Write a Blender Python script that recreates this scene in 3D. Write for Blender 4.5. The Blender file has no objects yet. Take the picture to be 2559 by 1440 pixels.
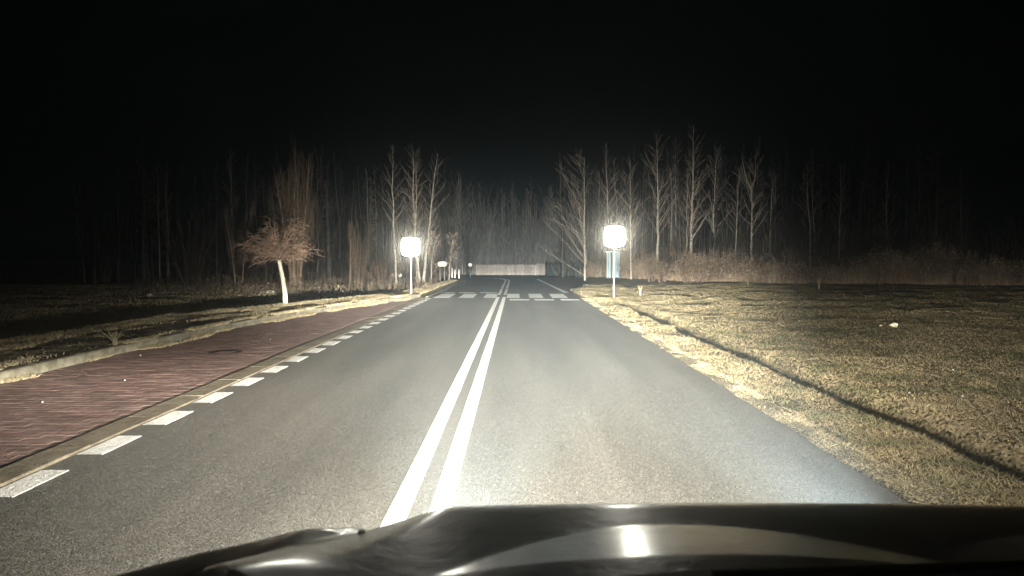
import bpy, math, random
import numpy as np
from mathutils import Vector, noise

# ------------------------------------------------------------------ camera, world, lights
S = bpy.context.scene
C = S.collection
R = math.radians
F = 1750.0            # focal length in photo pixels
PITCH = math.atan(75.0 / F)
EYE = 1.5

cd = bpy.data.cameras.new('camera')
cd.sensor_width = 36.0
cd.lens = F / 2559.0 * 36.0
cd.clip_start = 0.05
cd.clip_end = 1500
cd.dof.use_dof = True
cd.dof.focus_distance = 16.0
cd.dof.aperture_fstop = 6.5
cam = bpy.data.objects.new('camera', cd)
C.objects.link(cam)
cam.location = (0, 0, EYE)
cam.rotation_euler = (math.pi / 2 - PITCH, 0, math.atan(10.5 / F))
S.camera = cam

W = bpy.data.worlds.new('World')
S.world = W
W.use_nodes = True
wn = W.node_tree.nodes
bg = wn.get('Background') or wn.new('ShaderNodeBackground')
sky = wn.new('ShaderNodeTexSky')
sky.sky_type = 'NISHITA'
sky.sun_disc = False
sky.sun_elevation = R(-6)
sky.sun_rotation = R(180)
W.node_tree.links.new(sky.outputs[0], bg.inputs[0])
bg.inputs[1].default_value = 0.10
S.view_settings.view_transform = 'Standard'
S.view_settings.look = 'None'
S.view_settings.exposure = 0.0
S.view_settings.gamma = 1.0
S.view_settings.use_curve_mapping = False
S.cycles.max_bounces = 5
S.cycles.diffuse_bounces = 2
S.cycles.glossy_bounces = 3
S.cycles.volume_bounces = 2
S.cycles.transparent_max_bounces = 6
S.cycles.sample_clamp_indirect = 50.0
S.cycles.use_denoising = True

# The car's own headlamps: the only lamps of the place.  Intensity pattern over
# the vertical tangent v (0 = horizontal, negative = down) and horizontal tangent u.
BEAM_V = [  # v, log10 relative intensity
    (-1.6, 0.8), (-1.0, 1.4), (-0.60, 1.80), (-0.34, 2.02), (-0.23, 2.26), (-0.14, 2.70), (-0.085, 3.14),
    (-0.055, 3.44), (-0.035, 3.78), (-0.026, 3.92), (-0.017, 3.90), (-0.007, 3.66), (0.0, 3.55), (0.02, 3.44), (0.06, 3.32),
    (0.12, 3.05), (0.17, 2.60), (0.22, 2.0), (0.28, 1.4), (0.40, 1.0), (0.60, 0.4), (1.6, 0.1)]
BEAM_U = [(-4.0, -3.0), (-1.6, -2.2), (-1.0, -2.4), (-0.70, -1.9), (-0.5, -1.3), (-0.35, -0.46), (-0.22, -0.18), (-0.1, -0.05), (0.0, 0.0),
          (0.1, -0.03), (0.22, -0.15), (0.35, -0.58), (0.5, -1.45), (0.70, -1.4), (1.0, -1.9), (1.6, -2.4), (4.0, -3.0)]
BEAM_U_NEAR = [(-4.0, -1.1), (-1.6, -0.38), (-1.0, -0.27), (-0.70, -0.22), (-0.5, -0.19), (-0.35, -0.16), (-0.22, -0.15), (-0.1, -0.04), (0.0, 0.0),
          (0.1, 0.0), (0.22, -0.04), (0.35, -0.25), (0.5, -0.50), (0.70, -0.75), (1.0, -0.90), (1.6, -1.05), (4.0, -1.6)]
LAMP_W = 29.0

def beam_lamp(name, loc):
    L = bpy.data.lights.new(name, 'SPOT')
    L.energy = LAMP_W
    L.spot_size = R(165)
    L.spot_blend = 0.15
    L.shadow_soft_size = 0.05
    L.color = (1.0, 0.962, 0.885)
    L.use_nodes = True
    nt = L.node_tree
    n = nt.nodes
    n.clear()
    out = n.new('ShaderNodeOutputLight')
    em = n.new('ShaderNodeEmission')
    nt.links.new(em.outputs[0], out.inputs[0])
    tc = n.new('ShaderNodeTexCoord')
    sp = n.new('ShaderNodeSeparateXYZ')
    nt.links.new(tc.outputs['Normal'], sp.inputs[0])
    def M(op, a, b=None, clamp=False):
        m = n.new('ShaderNodeMath')
        m.operation = op
        m.use_clamp = clamp
        for i, x in enumerate((a, b)):
            if x is None:
                continue
            if isinstance(x, (int, float)):
                m.inputs[i].default_value = x
            else:
                nt.links.new(x, m.inputs[i])
        return m.outputs[0]
    fwd = M('MAXIMUM', M('MULTIPLY', sp.outputs[2], -1.0), 0.02)
    v = M('DIVIDE', sp.outputs[1], fwd)
    u = M('DIVIDE', sp.outputs[0], fwd)
    def prof(x, pts, lo, rng, vlim):
        # warp for precision near zero, then a piecewise-linear curve
        w = M('MULTIPLY', M('SIGN', x), M('POWER', M('ABSOLUTE', x), 0.5))
        t = M('ADD', M('MULTIPLY', w, 0.5 / vlim), 0.5, True)
        cv = n.new('ShaderNodeFloatCurve')
        c = cv.mapping.curves[0]
        cp = []
        for (px, py) in pts:
            ww = math.copysign(abs(px) ** 0.5, px)
            cp.append((min(1, max(0, ww * 0.5 / vlim + 0.5)), (py - lo) / rng))
        c.points[0].location = cp[0]
        c.points[1].location = cp[-1]
        for p in cp[1:-1]:
            c.points.new(*p)
        for p in c.points:
            p.handle_type = 'AUTO_CLAMPED'
        cv.mapping.update()
        nt.links.new(t, cv.inputs['Value'])
        return M('ADD', M('MULTIPLY', cv.outputs[0], rng), lo)
    lv = prof(v, BEAM_V, 0.0, 5.0, 1.30)
    lf = prof(u, BEAM_U, -3.0, 4.0, 2.0)
    ln = prof(u, BEAM_U_NEAR, -3.0, 4.0, 2.0)
    near = n.new('ShaderNodeMapRange')
    near.interpolation_type = 'SMOOTHSTEP'
    near.inputs['From Min'].default_value = -0.02
    near.inputs['From Max'].default_value = -0.105
    nt.links.new(v, near.inputs['Value'])
    lu = M('ADD', lf, M('MULTIPLY', M('SUBTRACT', ln, lf), near.outputs[0]))
    s = M('POWER', 10.0, M('ADD', lv, lu))
    nt.links.new(s, em.inputs['Strength'])
    em.inputs['Color'].default_value = (1.0, 0.97, 0.90, 1)
    o = bpy.data.objects.new(name, L)
    o.location = loc
    o.rotation_euler = (math.pi / 2, 0, 0)
    C.objects.link(o)
    return o

CARX = 0.45
LAMPZ = 0.66
lampL = beam_lamp('headlamp_light', (CARX - 0.62, 1.86, LAMPZ))
lampR = beam_lamp('headlamp_light', (CARX + 0.62, 1.86, LAMPZ))

# ------------------------------------------------------------------ helpers
rng = random.Random(7)

def at(px, py, Y):
    """world point on the sight line of photo point (px, py) at depth Y"""
    v = math.atan((py - 720.0) / F) + PITCH
    return Vector(((px - 1290.0) / F * Y, Y, EYE - math.tan(v) * Y))

def gnd(px, py, z=0.0):
    v = math.tan(math.atan((py - 720.0) / F) + PITCH)
    Y = (EYE - z) / v
    return Vector(((px - 1290.0) / F * Y, Y, z))

def lerp(a, b, t):
    return a + (b - a) * t

def sstep(a, b, x):
    t = min(1, max(0, (x - a) / (b - a)))
    return t * t * (3 - 2 * t)

class MB:
    def __init__(s):
        s.v = []
        s.f = []
    def quad(s, a, b, c, d):
        n = len(s.v)
        s.v += [tuple(a), tuple(b), tuple(c), tuple(d)]
        s.f.append((n, n + 1, n + 2, n + 3))
    def tri(s, a, b, c):
        n = len(s.v)
        s.v += [tuple(a), tuple(b), tuple(c)]
        s.f.append((n, n + 1, n + 2))
    def box(s, x0, x1, y0, y1, z0, z1, bev=0.0, fn=None):
        b = min(bev, (x1 - x0) / 3, (y1 - y0) / 3, (z1 - z0) / 2) if bev else 0
        n = len(s.v)
        if b:
            vs = [(x0, y0, z0), (x1, y0, z0), (x1, y1, z0), (x0, y1, z0),
                  (x0, y0, z1 - b), (x1, y0, z1 - b), (x1, y1, z1 - b), (x0, y1, z1 - b),
                  (x0 + b, y0 + b, z1), (x1 - b, y0 + b, z1), (x1 - b, y1 - b, z1), (x0 + b, y1 - b, z1)]
            fs = [(3, 2, 1, 0), (8, 9, 10, 11)]
            for k in range(4):
                j = (k + 1) % 4
                fs += [(k, j, j + 4, k + 4), (k + 4, j + 4, j + 8, k + 8)]
        else:
            vs = [(x0, y0, z0), (x1, y0, z0), (x1, y1, z0), (x0, y1, z0), (x0, y0, z1), (x1, y0, z1), (x1, y1, z1), (x0, y1, z1)]
            fs = [(3, 2, 1, 0), (4, 5, 6, 7)]
            for k in range(4):
                j = (k + 1) % 4
                fs.append((k, j, j + 4, k + 4))
        s.v += [fn(*p) if fn else p for p in vs]
        s.f += [tuple(i + n for i in f) for f in fs]
    def tube(s, pts, rad, sides=3, cap=True):
        n0 = len(s.v)
        k = len(pts)
        ref = Vector((0.31, 0.17, 0.05))
        for i in range(k):
            p = pts[i]
            d = (pts[min(i + 1, k - 1)] - pts[max(i - 1, 0)])
            if d.length < 1e-9:
                d = Vector((0, 0, 1))
            d.normalize()
            a = d.cross(Vector((0, 1, 0.13)) if abs(d.y) < 0.9 else Vector((1, 0, 0))).normalized()
            b = d.cross(a)
            for j in range(sides):
                t = 2 * math.pi * j / sides
                q = p + (a * math.cos(t) + b * math.sin(t)) * rad[i]
                s.v.append((q.x, q.y, q.z))
        for i in range(k - 1):
            for j in range(sides):
                j2 = (j + 1) % sides
                s.f.append((n0 + i * sides + j, n0 + i * sides + j2, n0 + (i + 1) * sides + j2, n0 + (i + 1) * sides + j))
        if cap and sides > 2:
            s.f.append(tuple(n0 + (k - 1) * sides + j for j in range(sides)))
            s.f.append(tuple(n0 + j for j in reversed(range(sides))))
    def mesh(s, name, mat, smooth=False):
        me = bpy.data.meshes.new(name)
        me.from_pydata(s.v, [], s.f)
        me.update()
        if mat:
            me.materials.append(mat)
        if smooth:
            me.polygons.foreach_set('use_smooth', [True] * len(me.polygons))
        return me
    def build(s, name, mat, parent=None, smooth=False):
        return link(name, s.mesh(name, mat, smooth), parent)

def link(name, me, parent=None):
    o = bpy.data.objects.new(name, me)
    C.objects.link(o)
    if parent:
        o.parent = parent
    return o

def tag(o, label=None, cat=None, group=None, kind=None):
    if label:
        o['label'] = label
    if cat:
        o['category'] = cat
    if group:
        o['group'] = group
    if kind:
        o['kind'] = kind
    return o

def thing(name, loc, label, cat, group=None, rz=0):
    o = bpy.data.objects.new(name, None)
    o.empty_display_size = 0.2
    C.objects.link(o)
    o.location = loc
    o.rotation_euler = (0, 0, rz)
    return tag(o, label, cat, group)

# ------------------------------------------------------------------ materials
def facets(nt, p, scale, amp, zamp=None):
    """rough granular surface: every grain faces its own way"""
    n = nt.nodes
    g = n.new('ShaderNodeNewGeometry')
    v = n.new('ShaderNodeTexVoronoi')
    v.inputs['Scale'].default_value = scale
    nt.links.new(g.outputs['Position'], v.inputs['Vector'])
    sb = n.new('ShaderNodeVectorMath'); sb.operation = 'SUBTRACT'
    nt.links.new(v.outputs['Color'], sb.inputs[0])
    sb.inputs[1].default_value = (0.5, 0.5, 0.5)
    sc = n.new('ShaderNodeVectorMath'); sc.operation = 'MULTIPLY'
    nt.links.new(sb.outputs[0], sc.inputs[0])
    sc.inputs[1].default_value = (amp, amp, amp if zamp is None else zamp)
    ad = n.new('ShaderNodeVectorMath'); ad.operation = 'ADD'
    nt.links.new(sc.outputs[0], ad.inputs[0])
    nt.links.new(g.outputs['Normal'], ad.inputs[1])
    nm = n.new('ShaderNodeVectorMath'); nm.operation = 'NORMALIZE'
    nt.links.new(ad.outputs[0], nm.inputs[0])
    nt.links.new(nm.outputs[0], p.inputs['Normal'])

def mat(name, col, rough=0.8, col2=None, scale=5.0, stretch=(1, 1, 1), bump=0.0, bscale=None, metal=0.0,
        island=0.0, spec=0.3, lo=0.4, hi=0.6, detail=6, coat=0.0, bdist=0.02, third=None, tscale=1.0, coord='Object', emis=None, grain=None):
    m = bpy.data.materials.new(name)
    # overall albedo level of the dusty winter surfaces
    kk = 0.76 if (coord == 'World' and name != 'road_paint') else (0.85 if any(w in name for w in ('bark', 'twig', 'leaves')) else 1.0)
    col = tuple(c * kk for c in col)
    col2 = tuple(c * kk for c in col2) if col2 else None
    third = tuple(c * kk for c in third) if third else None
    m.use_nodes = True
    nt = m.node_tree
    n = nt.nodes
    L = nt.links.new
    p = n['Principled BSDF']
    p.inputs['Roughness'].default_value = rough
    p.inputs['Metallic'].default_value = metal
    p.inputs['Specular IOR Level'].default_value = spec
    p.inputs['Coat Weight'].default_value = coat
    p.inputs['Coat Roughness'].default_value = 0.19
    tc = n.new('ShaderNodeTexCoord')
    src = tc.outputs['Object']
    if coord == 'World':
        g = n.new('ShaderNodeNewGeometry')
        src = g.outputs['Position']
    mp = n.new('ShaderNodeMapping')
    mp.inputs['Scale'].default_value = stretch
    L(src, mp.inputs[0])
    col = (*col, 1)
    cur = None
    if col2:
        nz = n.new('ShaderNodeTexNoise')
        nz.inputs['Scale'].default_value = scale
        nz.inputs['Detail'].default_value = detail
        nz.inputs['Roughness'].default_value = 0.65
        L(mp.outputs[0], nz.inputs['Vector'])
        cr = n.new('ShaderNodeValToRGB')
        cr.color_ramp.elements[0].position = lo
        cr.color_ramp.elements[1].position = hi
        cr.color_ramp.elements[0].color = col
        cr.color_ramp.elements[1].color = (*col2, 1)
        L(nz.outputs['Fac'], cr.inputs[0])
        cur = cr.outputs[0]
        if third:
            nz3 = n.new('ShaderNodeTexNoise')
            nz3.inputs['Scale'].default_value = tscale
            nz3.inputs['Detail'].default_value = 5
            L(mp.outputs[0], nz3.inputs['Vector'])
            cr3 = n.new('ShaderNodeValToRGB')
            cr3.color_ramp.elements[0].position = 0.45
            cr3.color_ramp.elements[1].position = 0.62
            L(nz3.outputs['Fac'], cr3.inputs[0])
            mx = n.new('ShaderNodeMix')
            mx.data_type = 'RGBA'
            L(cr3.outputs[0], mx.inputs['Factor'])
            L(cur, mx.inputs['A'])
            mx.inputs['B'].default_value = (*third, 1)
            cur = mx.outputs['Result']
    if island:
        g = n.new('ShaderNodeNewGeometry')
        oi = n.new('ShaderNodeObjectInfo')
        ad = n.new('ShaderNodeMath')
        ad.operation = 'ADD'
        L(g.outputs['Random Per Island'], ad.inputs[0])
        L(oi.outputs['Random'], ad.inputs[1])
        fr = n.new('ShaderNodeMath')
        fr.operation = 'FRACT'
        L(ad.outputs[0], fr.inputs[0])
        mr = n.new('ShaderNodeMapRange')
        mr.inputs['To Min'].default_value = 1 - island
        mr.inputs['To Max'].default_value = 1 + island
        L(fr.outputs[0], mr.inputs['Value'])
        vm = n.new('ShaderNodeVectorMath')
        vm.operation = 'SCALE'
        if cur is not None:
            L(cur, vm.inputs[0])
        else:
            vm.inputs[0].default_value = col[:3]
        L(mr.outputs[0], vm.inputs['Scale'])
        cur = vm.outputs[0]
    if cur is not None:
        L(cur, p.inputs['Base Color'])
    else:
        p.inputs['Base Color'].default_value = col
    if bump:
        nb = n.new('ShaderNodeTexNoise')
        nb.inputs['Scale'].default_value = bscale or scale
        nb.inputs['Detail'].default_value = 4
        nb.inputs['Roughness'].default_value = 0.7
        L(mp.outputs[0], nb.inputs['Vector'])
        bp = n.new('ShaderNodeBump')
        bp.inputs['Strength'].default_value = bump
        bp.inputs['Distance'].default_value = bdist
        L(nb.outputs['Fac'], bp.inputs['Height'])
        L(bp.outputs[0], p.inputs['Normal'])
    if grain:
        facets(nt, p, *grain)
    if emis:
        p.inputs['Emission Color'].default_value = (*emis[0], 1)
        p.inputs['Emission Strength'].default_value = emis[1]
    return m

def asphalt_mat():
    m = bpy.data.materials.new('asphalt')
    m.use_nodes = True
    nt = m.node_tree
    n = nt.nodes
    L = nt.links.new
    p = n['Principled BSDF']
    p.inputs['Roughness'].default_value = 0.75
    p.inputs['Specular IOR Level'].default_value = 0.25
    g = n.new('ShaderNodeNewGeometry')
    # aggregate: pale chips in dark binder
    v = n.new('ShaderNodeTexVoronoi')
    v.inputs['Scale'].default_value = 95
    L(g.outputs['Position'], v.inputs['Vector'])
    cr = n.new('ShaderNodeValToRGB')
    e = cr.color_ramp.elements
    e[0].position = 0.0; e[0].color = (0.084, 0.081, 0.072, 1)
    e[1].position = 1.0; e[1].color = (0.172, 0.165, 0.147, 1)
    e2 = e.new(0.55); e2.color = (0.114, 0.110, 0.098, 1)
    L(v.outputs['Color'], cr.inputs[0])
    # tyre-worn tracks and weathering, stretched along the road
    mp = n.new('ShaderNodeMapping')
    mp.inputs['Scale'].default_value = (1.1, 0.09, 1)
    L(g.outputs['Position'], mp.inputs[0])
    nz = n.new('ShaderNodeTexNoise')
    nz.inputs['Scale'].default_value = 1.6
    nz.inputs['Detail'].default_value = 5
    L(mp.outputs[0], nz.inputs['Vector'])
    mr = n.new('ShaderNodeMapRange')
    mr.inputs['From Min'].default_value = 0.3
    mr.inputs['From Max'].default_value = 0.7
    mr.inputs['To Min'].default_value = 0.78
    mr.inputs['To Max'].default_value = 1.22
    L(nz.outputs['Fac'], mr.inputs['Value'])
    n2 = n.new('ShaderNodeTexNoise')
    n2.inputs['Scale'].default_value = 28
    n2.inputs['Detail'].default_value = 5
    n2.inputs['Roughness'].default_value = 0.8
    L(g.outputs['Position'], n2.inputs['Vector'])
    mr2 = n.new('ShaderNodeMapRange')
    mr2.inputs['From Min'].default_value = 0.3
    mr2.inputs['From Max'].default_value = 0.7
    mr2.inputs['To Min'].default_value = 0.85
    mr2.inputs['To Max'].default_value = 1.15
    L(n2.outputs['Fac'], mr2.inputs['Value'])
    mu = n.new('ShaderNodeMath'); mu.operation = 'MULTIPLY'
    L(mr.outputs[0], mu.inputs[0]); L(mr2.outputs[0], mu.inputs[1])
    vm = n.new('ShaderNodeVectorMath'); vm.operation = 'SCALE'
    L(cr.outputs[0], vm.inputs[0]); L(mu.outputs[0], vm.inputs['Scale'])
    L(vm.outputs[0], p.inputs['Base Color'])
    facets(nt, p, 300, 1.0)
    return m

M_ = {}
M_['asphalt'] = asphalt_mat()
M_['paint'] = mat('road_paint', (0.85, 0.85, 0.82), 0.6, (0.76, 0.76, 0.73), 14, (3, 0.6, 1), grain=(320, 2.6, 1.0), lo=0.45, hi=0.75, coord='World')
M_['soil'] = mat('dry_grass_soil', (0.27, 0.225, 0.13), 0.95, (0.16, 0.145, 0.075), 0.55, grain=(40, 1.3), lo=0.42, hi=0.6, third=(0.25, 0.20, 0.125), tscale=2.3, coord='World', spec=0.1)
M_['grass'] = mat('grass_blades', (0.33, 0.28, 0.17), 0.9, (0.17, 0.165, 0.09), 0.55, island=0.30, lo=0.44, hi=0.57, coord='World', spec=0.1, third=(0.34, 0.27, 0.16), tscale=2.3)
M_['sand'] = mat('verge_sand', (0.28, 0.24, 0.165), 0.95, (0.21, 0.18, 0.12), 3.0, grain=(90, 1.2), coord='World', spec=0.1)
M_['paver'] = mat('red_paver', (0.265, 0.178, 0.157), 0.85, (0.19, 0.126, 0.113), 3.0, grain=(300, 1.0), island=0.22, coord='World', spec=0.2)
M_['bed'] = mat('joint_sand', (0.26, 0.20, 0.165), 0.95, (0.12, 0.085, 0.07), 5.0, bump=1.0, bscale=40, bdist=0.01, coord='World')
M_['kerb'] = mat('concrete_kerb', (0.25, 0.235, 0.18), 0.9, (0.14, 0.13, 0.09), 6.0, grain=(300, 1.0), island=0.12, coord='World')
M_['walk'] = mat('mossy_asphalt', (0.07, 0.075, 0.055), 0.9, (0.045, 0.05, 0.035), 2.0, grain=(250, 1.0), coord='World')
M_['bark_red'] = mat('red_brown_bark', (0.36, 0.255, 0.19), 0.9, (0.19, 0.13, 0.095), 8, island=0.35)
M_['bark_brown'] = mat('brown_bark', (0.30, 0.235, 0.17), 0.9, (0.16, 0.12, 0.09), 8, island=0.3)
M_['bark_grey'] = mat('grey_bark', (0.11, 0.105, 0.095), 0.9, (0.045, 0.043, 0.04), 3, (1, 1, 0.4), island=0.35)
M_['bark_dark'] = mat('dark_brush', (0.14, 0.115, 0.09), 0.9, (0.06, 0.048, 0.04), 0.5, island=0.4, coord='World')
M_['bark_lit_tone'] = mat('lit_tone_bark', (0.50, 0.50, 0.49), 0.9, (0.22, 0.22, 0.215), 0.8, island=0.4, coord='World')  # lightened bark: beam light on the far wood put into the colour
M_['birch'] = mat('birch_bark', (0.62, 0.58, 0.50), 0.85, (0.10, 0.09, 0.08), 5.5, (1, 1, 2.6), lo=0.52, hi=0.62, bump=0.5, bscale=9)
M_['birch_twig'] = mat('birch_twigs', (0.42, 0.38, 0.33), 0.9, (0.26, 0.22, 0.19), 5, island=0.3)
M_['lime'] = mat('limewashed_bark', (0.62, 0.60, 0.50), 0.9, (0.38, 0.35, 0.27), 7, (1, 1, 0.5), bump=0.8, bscale=14, lo=0.5, hi=0.75)
M_['leaf_pale'] = mat('pale_dry_leaves', (0.60, 0.50, 0.36), 0.7, (0.42, 0.30, 0.2), 6, island=0.35)
M_['leaf_brown'] = mat('brown_dry_leaves', (0.33, 0.235, 0.16), 0.8, (0.20, 0.135, 0.095), 6, island=0.4)
M_['weed'] = mat('dry_weed_stems', (0.25, 0.195, 0.14), 0.9, (0.09, 0.07, 0.052), 0.8, island=0.45, coord='World')
M_['weed_bright'] = mat('brown_weed_stems', (0.42, 0.32, 0.23), 0.9, (0.15, 0.105, 0.075), 0.8, island=0.45, coord='World')
M_['weed_head'] = mat('weed_seed_heads', (0.42, 0.36, 0.28), 0.95, (0.28, 0.23, 0.175), 3, island=0.4)
M_['steel'] = mat('galvanised_steel', (0.55, 0.55, 0.52), 0.55, (0.42, 0.42, 0.40), 20, metal=0.2, stretch=(1, 1, 0.2))
M_['steel_dark'] = mat('sign_back_steel', (0.25, 0.25, 0.25), 0.5, metal=0.5)
M_['sign'] = mat('added_glow_face', (0.9, 0.9, 0.86), 0.5, emis=((1.0, 0.97, 0.84), 60.0))  # emission added in place of headlamp light thrown back by reflective sheeting
M_['sign_small'] = mat('reflective_white', (0.9, 0.9, 0.85), 0.5)
M_['sign_yellow'] = mat('reflective_yellow', (0.88, 0.85, 0.68), 0.5)
M_['fence_pale'] = mat('pale_fence_boards', (0.44, 0.41, 0.39), 0.85, (0.31, 0.285, 0.27), 4, (1, 1, 0.6), island=0.18)
M_['fence_green'] = mat('green_fence', (0.045, 0.065, 0.055), 0.7, (0.03, 0.042, 0.036), 4, island=0.3)
M_['green_panel'] = mat('green_panel', (0.05, 0.22, 0.14), 0.6, (0.04, 0.17, 0.11), 3)
M_['blue'] = mat('pale_blue_sheet', (0.22, 0.36, 0.45), 0.5, (0.17, 0.29, 0.37), 2)
M_['whitepl'] = mat('white_trim', (0.6, 0.63, 0.63), 0.5, (0.45, 0.48, 0.48), 3)
M_['litter'] = mat('crumpled_paper', (0.85, 0.80, 0.60), 0.7)
M_['stone'] = mat('pale_stone', (0.45, 0.42, 0.35), 0.9, (0.3, 0.28, 0.22), 20, island=0.3)
M_['iron'] = mat('cast_iron', (0.05, 0.028, 0.022), 0.8, (0.03, 0.018, 0.015), 20, bump=0.8, bscale=30)

# ------------------------------------------------------------------ the lie of the land
XC = -0.57
RC = 22.0
YC = 46.0

def road_t(x, y):
    """signed distance right of the road centre line"""
    if y <= YC:
        return x - XC
    return math.hypot(x - (XC - RC), y - YC) - RC

def road_pt(s, t):
    if s <= YC:
        return XC + t, s
    a = (s - YC) / RC
    return XC - RC + (RC + t) * math.cos(a), YC + (RC + t) * math.sin(a)

def pw(pts, x):
    if x <= pts[0][0]:
        return pts[0][1]
    for (a, b), (c, d) in zip(pts, pts[1:]):
        if x <= c:
            return lerp(b, d, (x - a) / (c - a))
    return pts[-1][1]

def crest(y):
    return -0.45 * sstep(50, 72, y)

BAY = [(-60, -6.25), (11, -6.22), (14, -6.1), (17.3, -5.75), (20, -5.3), (22, -4.85), (24, -4.35), (26, -3.85), (26.6, -3.66), (300, -3.66)]
def bay_x(y):
    return pw(BAY, y)
EDGE = [(-60, -9.0), (10, -8.75), (17, -8.5), (21, -7.2), (22, -6.85), (25, -5.75), (27.6, -4.95), (34.5, -4.7), (44.5, -4.3), (46, -4.25)]
def left_edge_d(x, y):
    """distance left of the lip of the left bank (positive = below the lip)"""
    if y <= YC:
        return pw(EDGE, y) + 0.12 * noise.noise(Vector((0, y * 0.8, 3))) - x
    return -3.68 - road_t(x, y) if road_t(x, y) < 0 and x < XC else -5
RBAY = [(31.4, 2.42), (33, 2.9), (36, 3.4), (40, 4.0), (43.5, 4.6), (60, 4.9)]
FE = [(3, 60), (7, 50), (9.0, 45), (9.4, 40), (12, 37.6), (14.2, 35.6), (20, 33.5), (30, 31), (60, 28), (200, 20)]
def far_edge_y(x):
    return pw(FE, x)

def off_road(x, y):
    """0 on the made surfaces, 1 on open ground"""
    t = road_t(x, y)
    r = sstep(2.97, 3.3, t)
    l = sstep(3.1, 3.4, -t)
    return max(r, l)

def zground(x, y, fine=True):
    t = road_t(x, y)
    z = crest(y)
    if t > 2.97:                                   # right verge and field
        k = sstep(2.97, 3.6, t)
        z += -0.035 + 0.02 * k
        # narrow trench along the verge
        if y < 25.5:
            c = 4.21 + 0.13 * sstep(14, 5, y) + 0.06 * noise.noise(Vector((1, y * 0.35, 0))) + 0.035 * noise.noise(Vector((1, y * 1.9, 0)))
            wdt = 0.21 + 0.07 * noise.noise(Vector((5, y * 0.9, 0)))
            d = abs(t - c)
            dep = 0.27 * sstep(25.5, 21, y)
            z -= dep * (1 - sstep(wdt * 0.35, wdt * 1.7, d))
        fy = far_edge_y(x)
        z += 0.20 * sstep(4.6, 12, t) 
        z += -0.12 * sstep(-0.2, 0.7, y - fy + 0.5 * noise.noise(Vector((x * 0.4, 0, 8))))
        if y > 31 and t < 6 and y < 62:
            rb = pw(RBAY, y)
            if x < rb + 0.1 and y > 31.4:
                return crest(y) - 0.06
            if y > 31.4:
                z += 0.10
        if fine:
            z += k * ((0.045 + 0.045 * sstep(8, 20, y)) * noise.fractal(Vector((x * 0.55, y * 0.55, 0)), 1.0, 2.0, 4) + 0.022 * noise.noise(Vector((x * 3.1, y * 3.1, 2))))
            # two shallow ruts swinging off by the sign
            if 22 < y < 40:
                for q, amp in ((4.6, 0.07), (6.6, 0.09), (8.2, 0.07)):
                    cx = q + (y - 26) * 0.10 + 0.35 * noise.noise(Vector((q, y * 0.35, 1)))
                    z -= amp * math.exp(-((x - cx) / 0.28) ** 2) * sstep(22, 25, y) * (1 - sstep(36, 40, y))
    elif t < -3.1 or x < XC - 60:
        if y < YC:
            if x < bay_x(y) - 0.13:
                e = left_edge_d(x, y)
                z += 0.095
                if y > 26.6:
                    z -= 0.05
                z -= 0.47 * sstep(-0.12, 0.55, e)
                z += 0.26 * sstep(3.8, 6.8, e)
                if fine:
                    z += 0.020 * noise.fractal(Vector((x * 0.9, y * 0.9, 0)), 1.0, 2.0, 3)
                    if e > 0.6:
                        z += 0.09 * noise.fractal(Vector((x * 0.35, y * 0.5, 4)), 1.0, 2.0, 4)
                    elif e > -0.5:
                        z += 0.04 * noise.noise(Vector((x * 2.5, y * 2.5, 1)))
            else:
                z -= 0.06
        else:
            e = left_edge_d(x, y)
            z += 0.03 - 0.40 * sstep(-0.1, 0.6, e)
            if fine and e > 0.3:
                z += 0.09 * noise.fractal(Vector((x * 0.35, y * 0.5, 4)), 1.0, 2.0, 4)
    else:
        z -= 0.06
    return z

def axis(segs):
    out = []
    for a, b, st in segs:
        n = max(1, int(round((b - a) / st)))
        out += [a + (b - a) * i / n for i in range(n)]
    out.append(segs[-1][1])
    return out

xs = axis([(-400, -100, 25), (-100, -45, 5), (-45, -25, 1.5), (-25, -10, 0.4), (-10, -6.4, 0.2), (-6.4, -3.2, 0.15), (-3.2, 2.35, 0.8), (2.35, 3.1, 0.12), (3.1, 4.0, 0.055),
           (4.0, 10, 0.15), (10, 18, 0.3), (18, 35, 0.9), (35, 100, 5), (100, 400, 25)])
ys = axis([(-40, 2.5, 3), (2.5, 12, 0.14), (12, 30, 0.17), (30, 48, 0.28), (48, 75, 0.6), (75, 120, 3), (120, 400, 20)])
gv = [(x, y, zground(x, y)) for y in ys for x in xs]
nx = len(xs)
gf = [(j * nx + i, j * nx + i + 1, (j + 1) * nx + i + 1, (j + 1) * nx + i) for j in range(len(ys) - 1) for i in range(nx - 1)]
gb = MB(); gb.v = gv; gb.f = gf
tag(gb.build('ground', M_['soil'], smooth=True), kind='structure')

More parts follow.
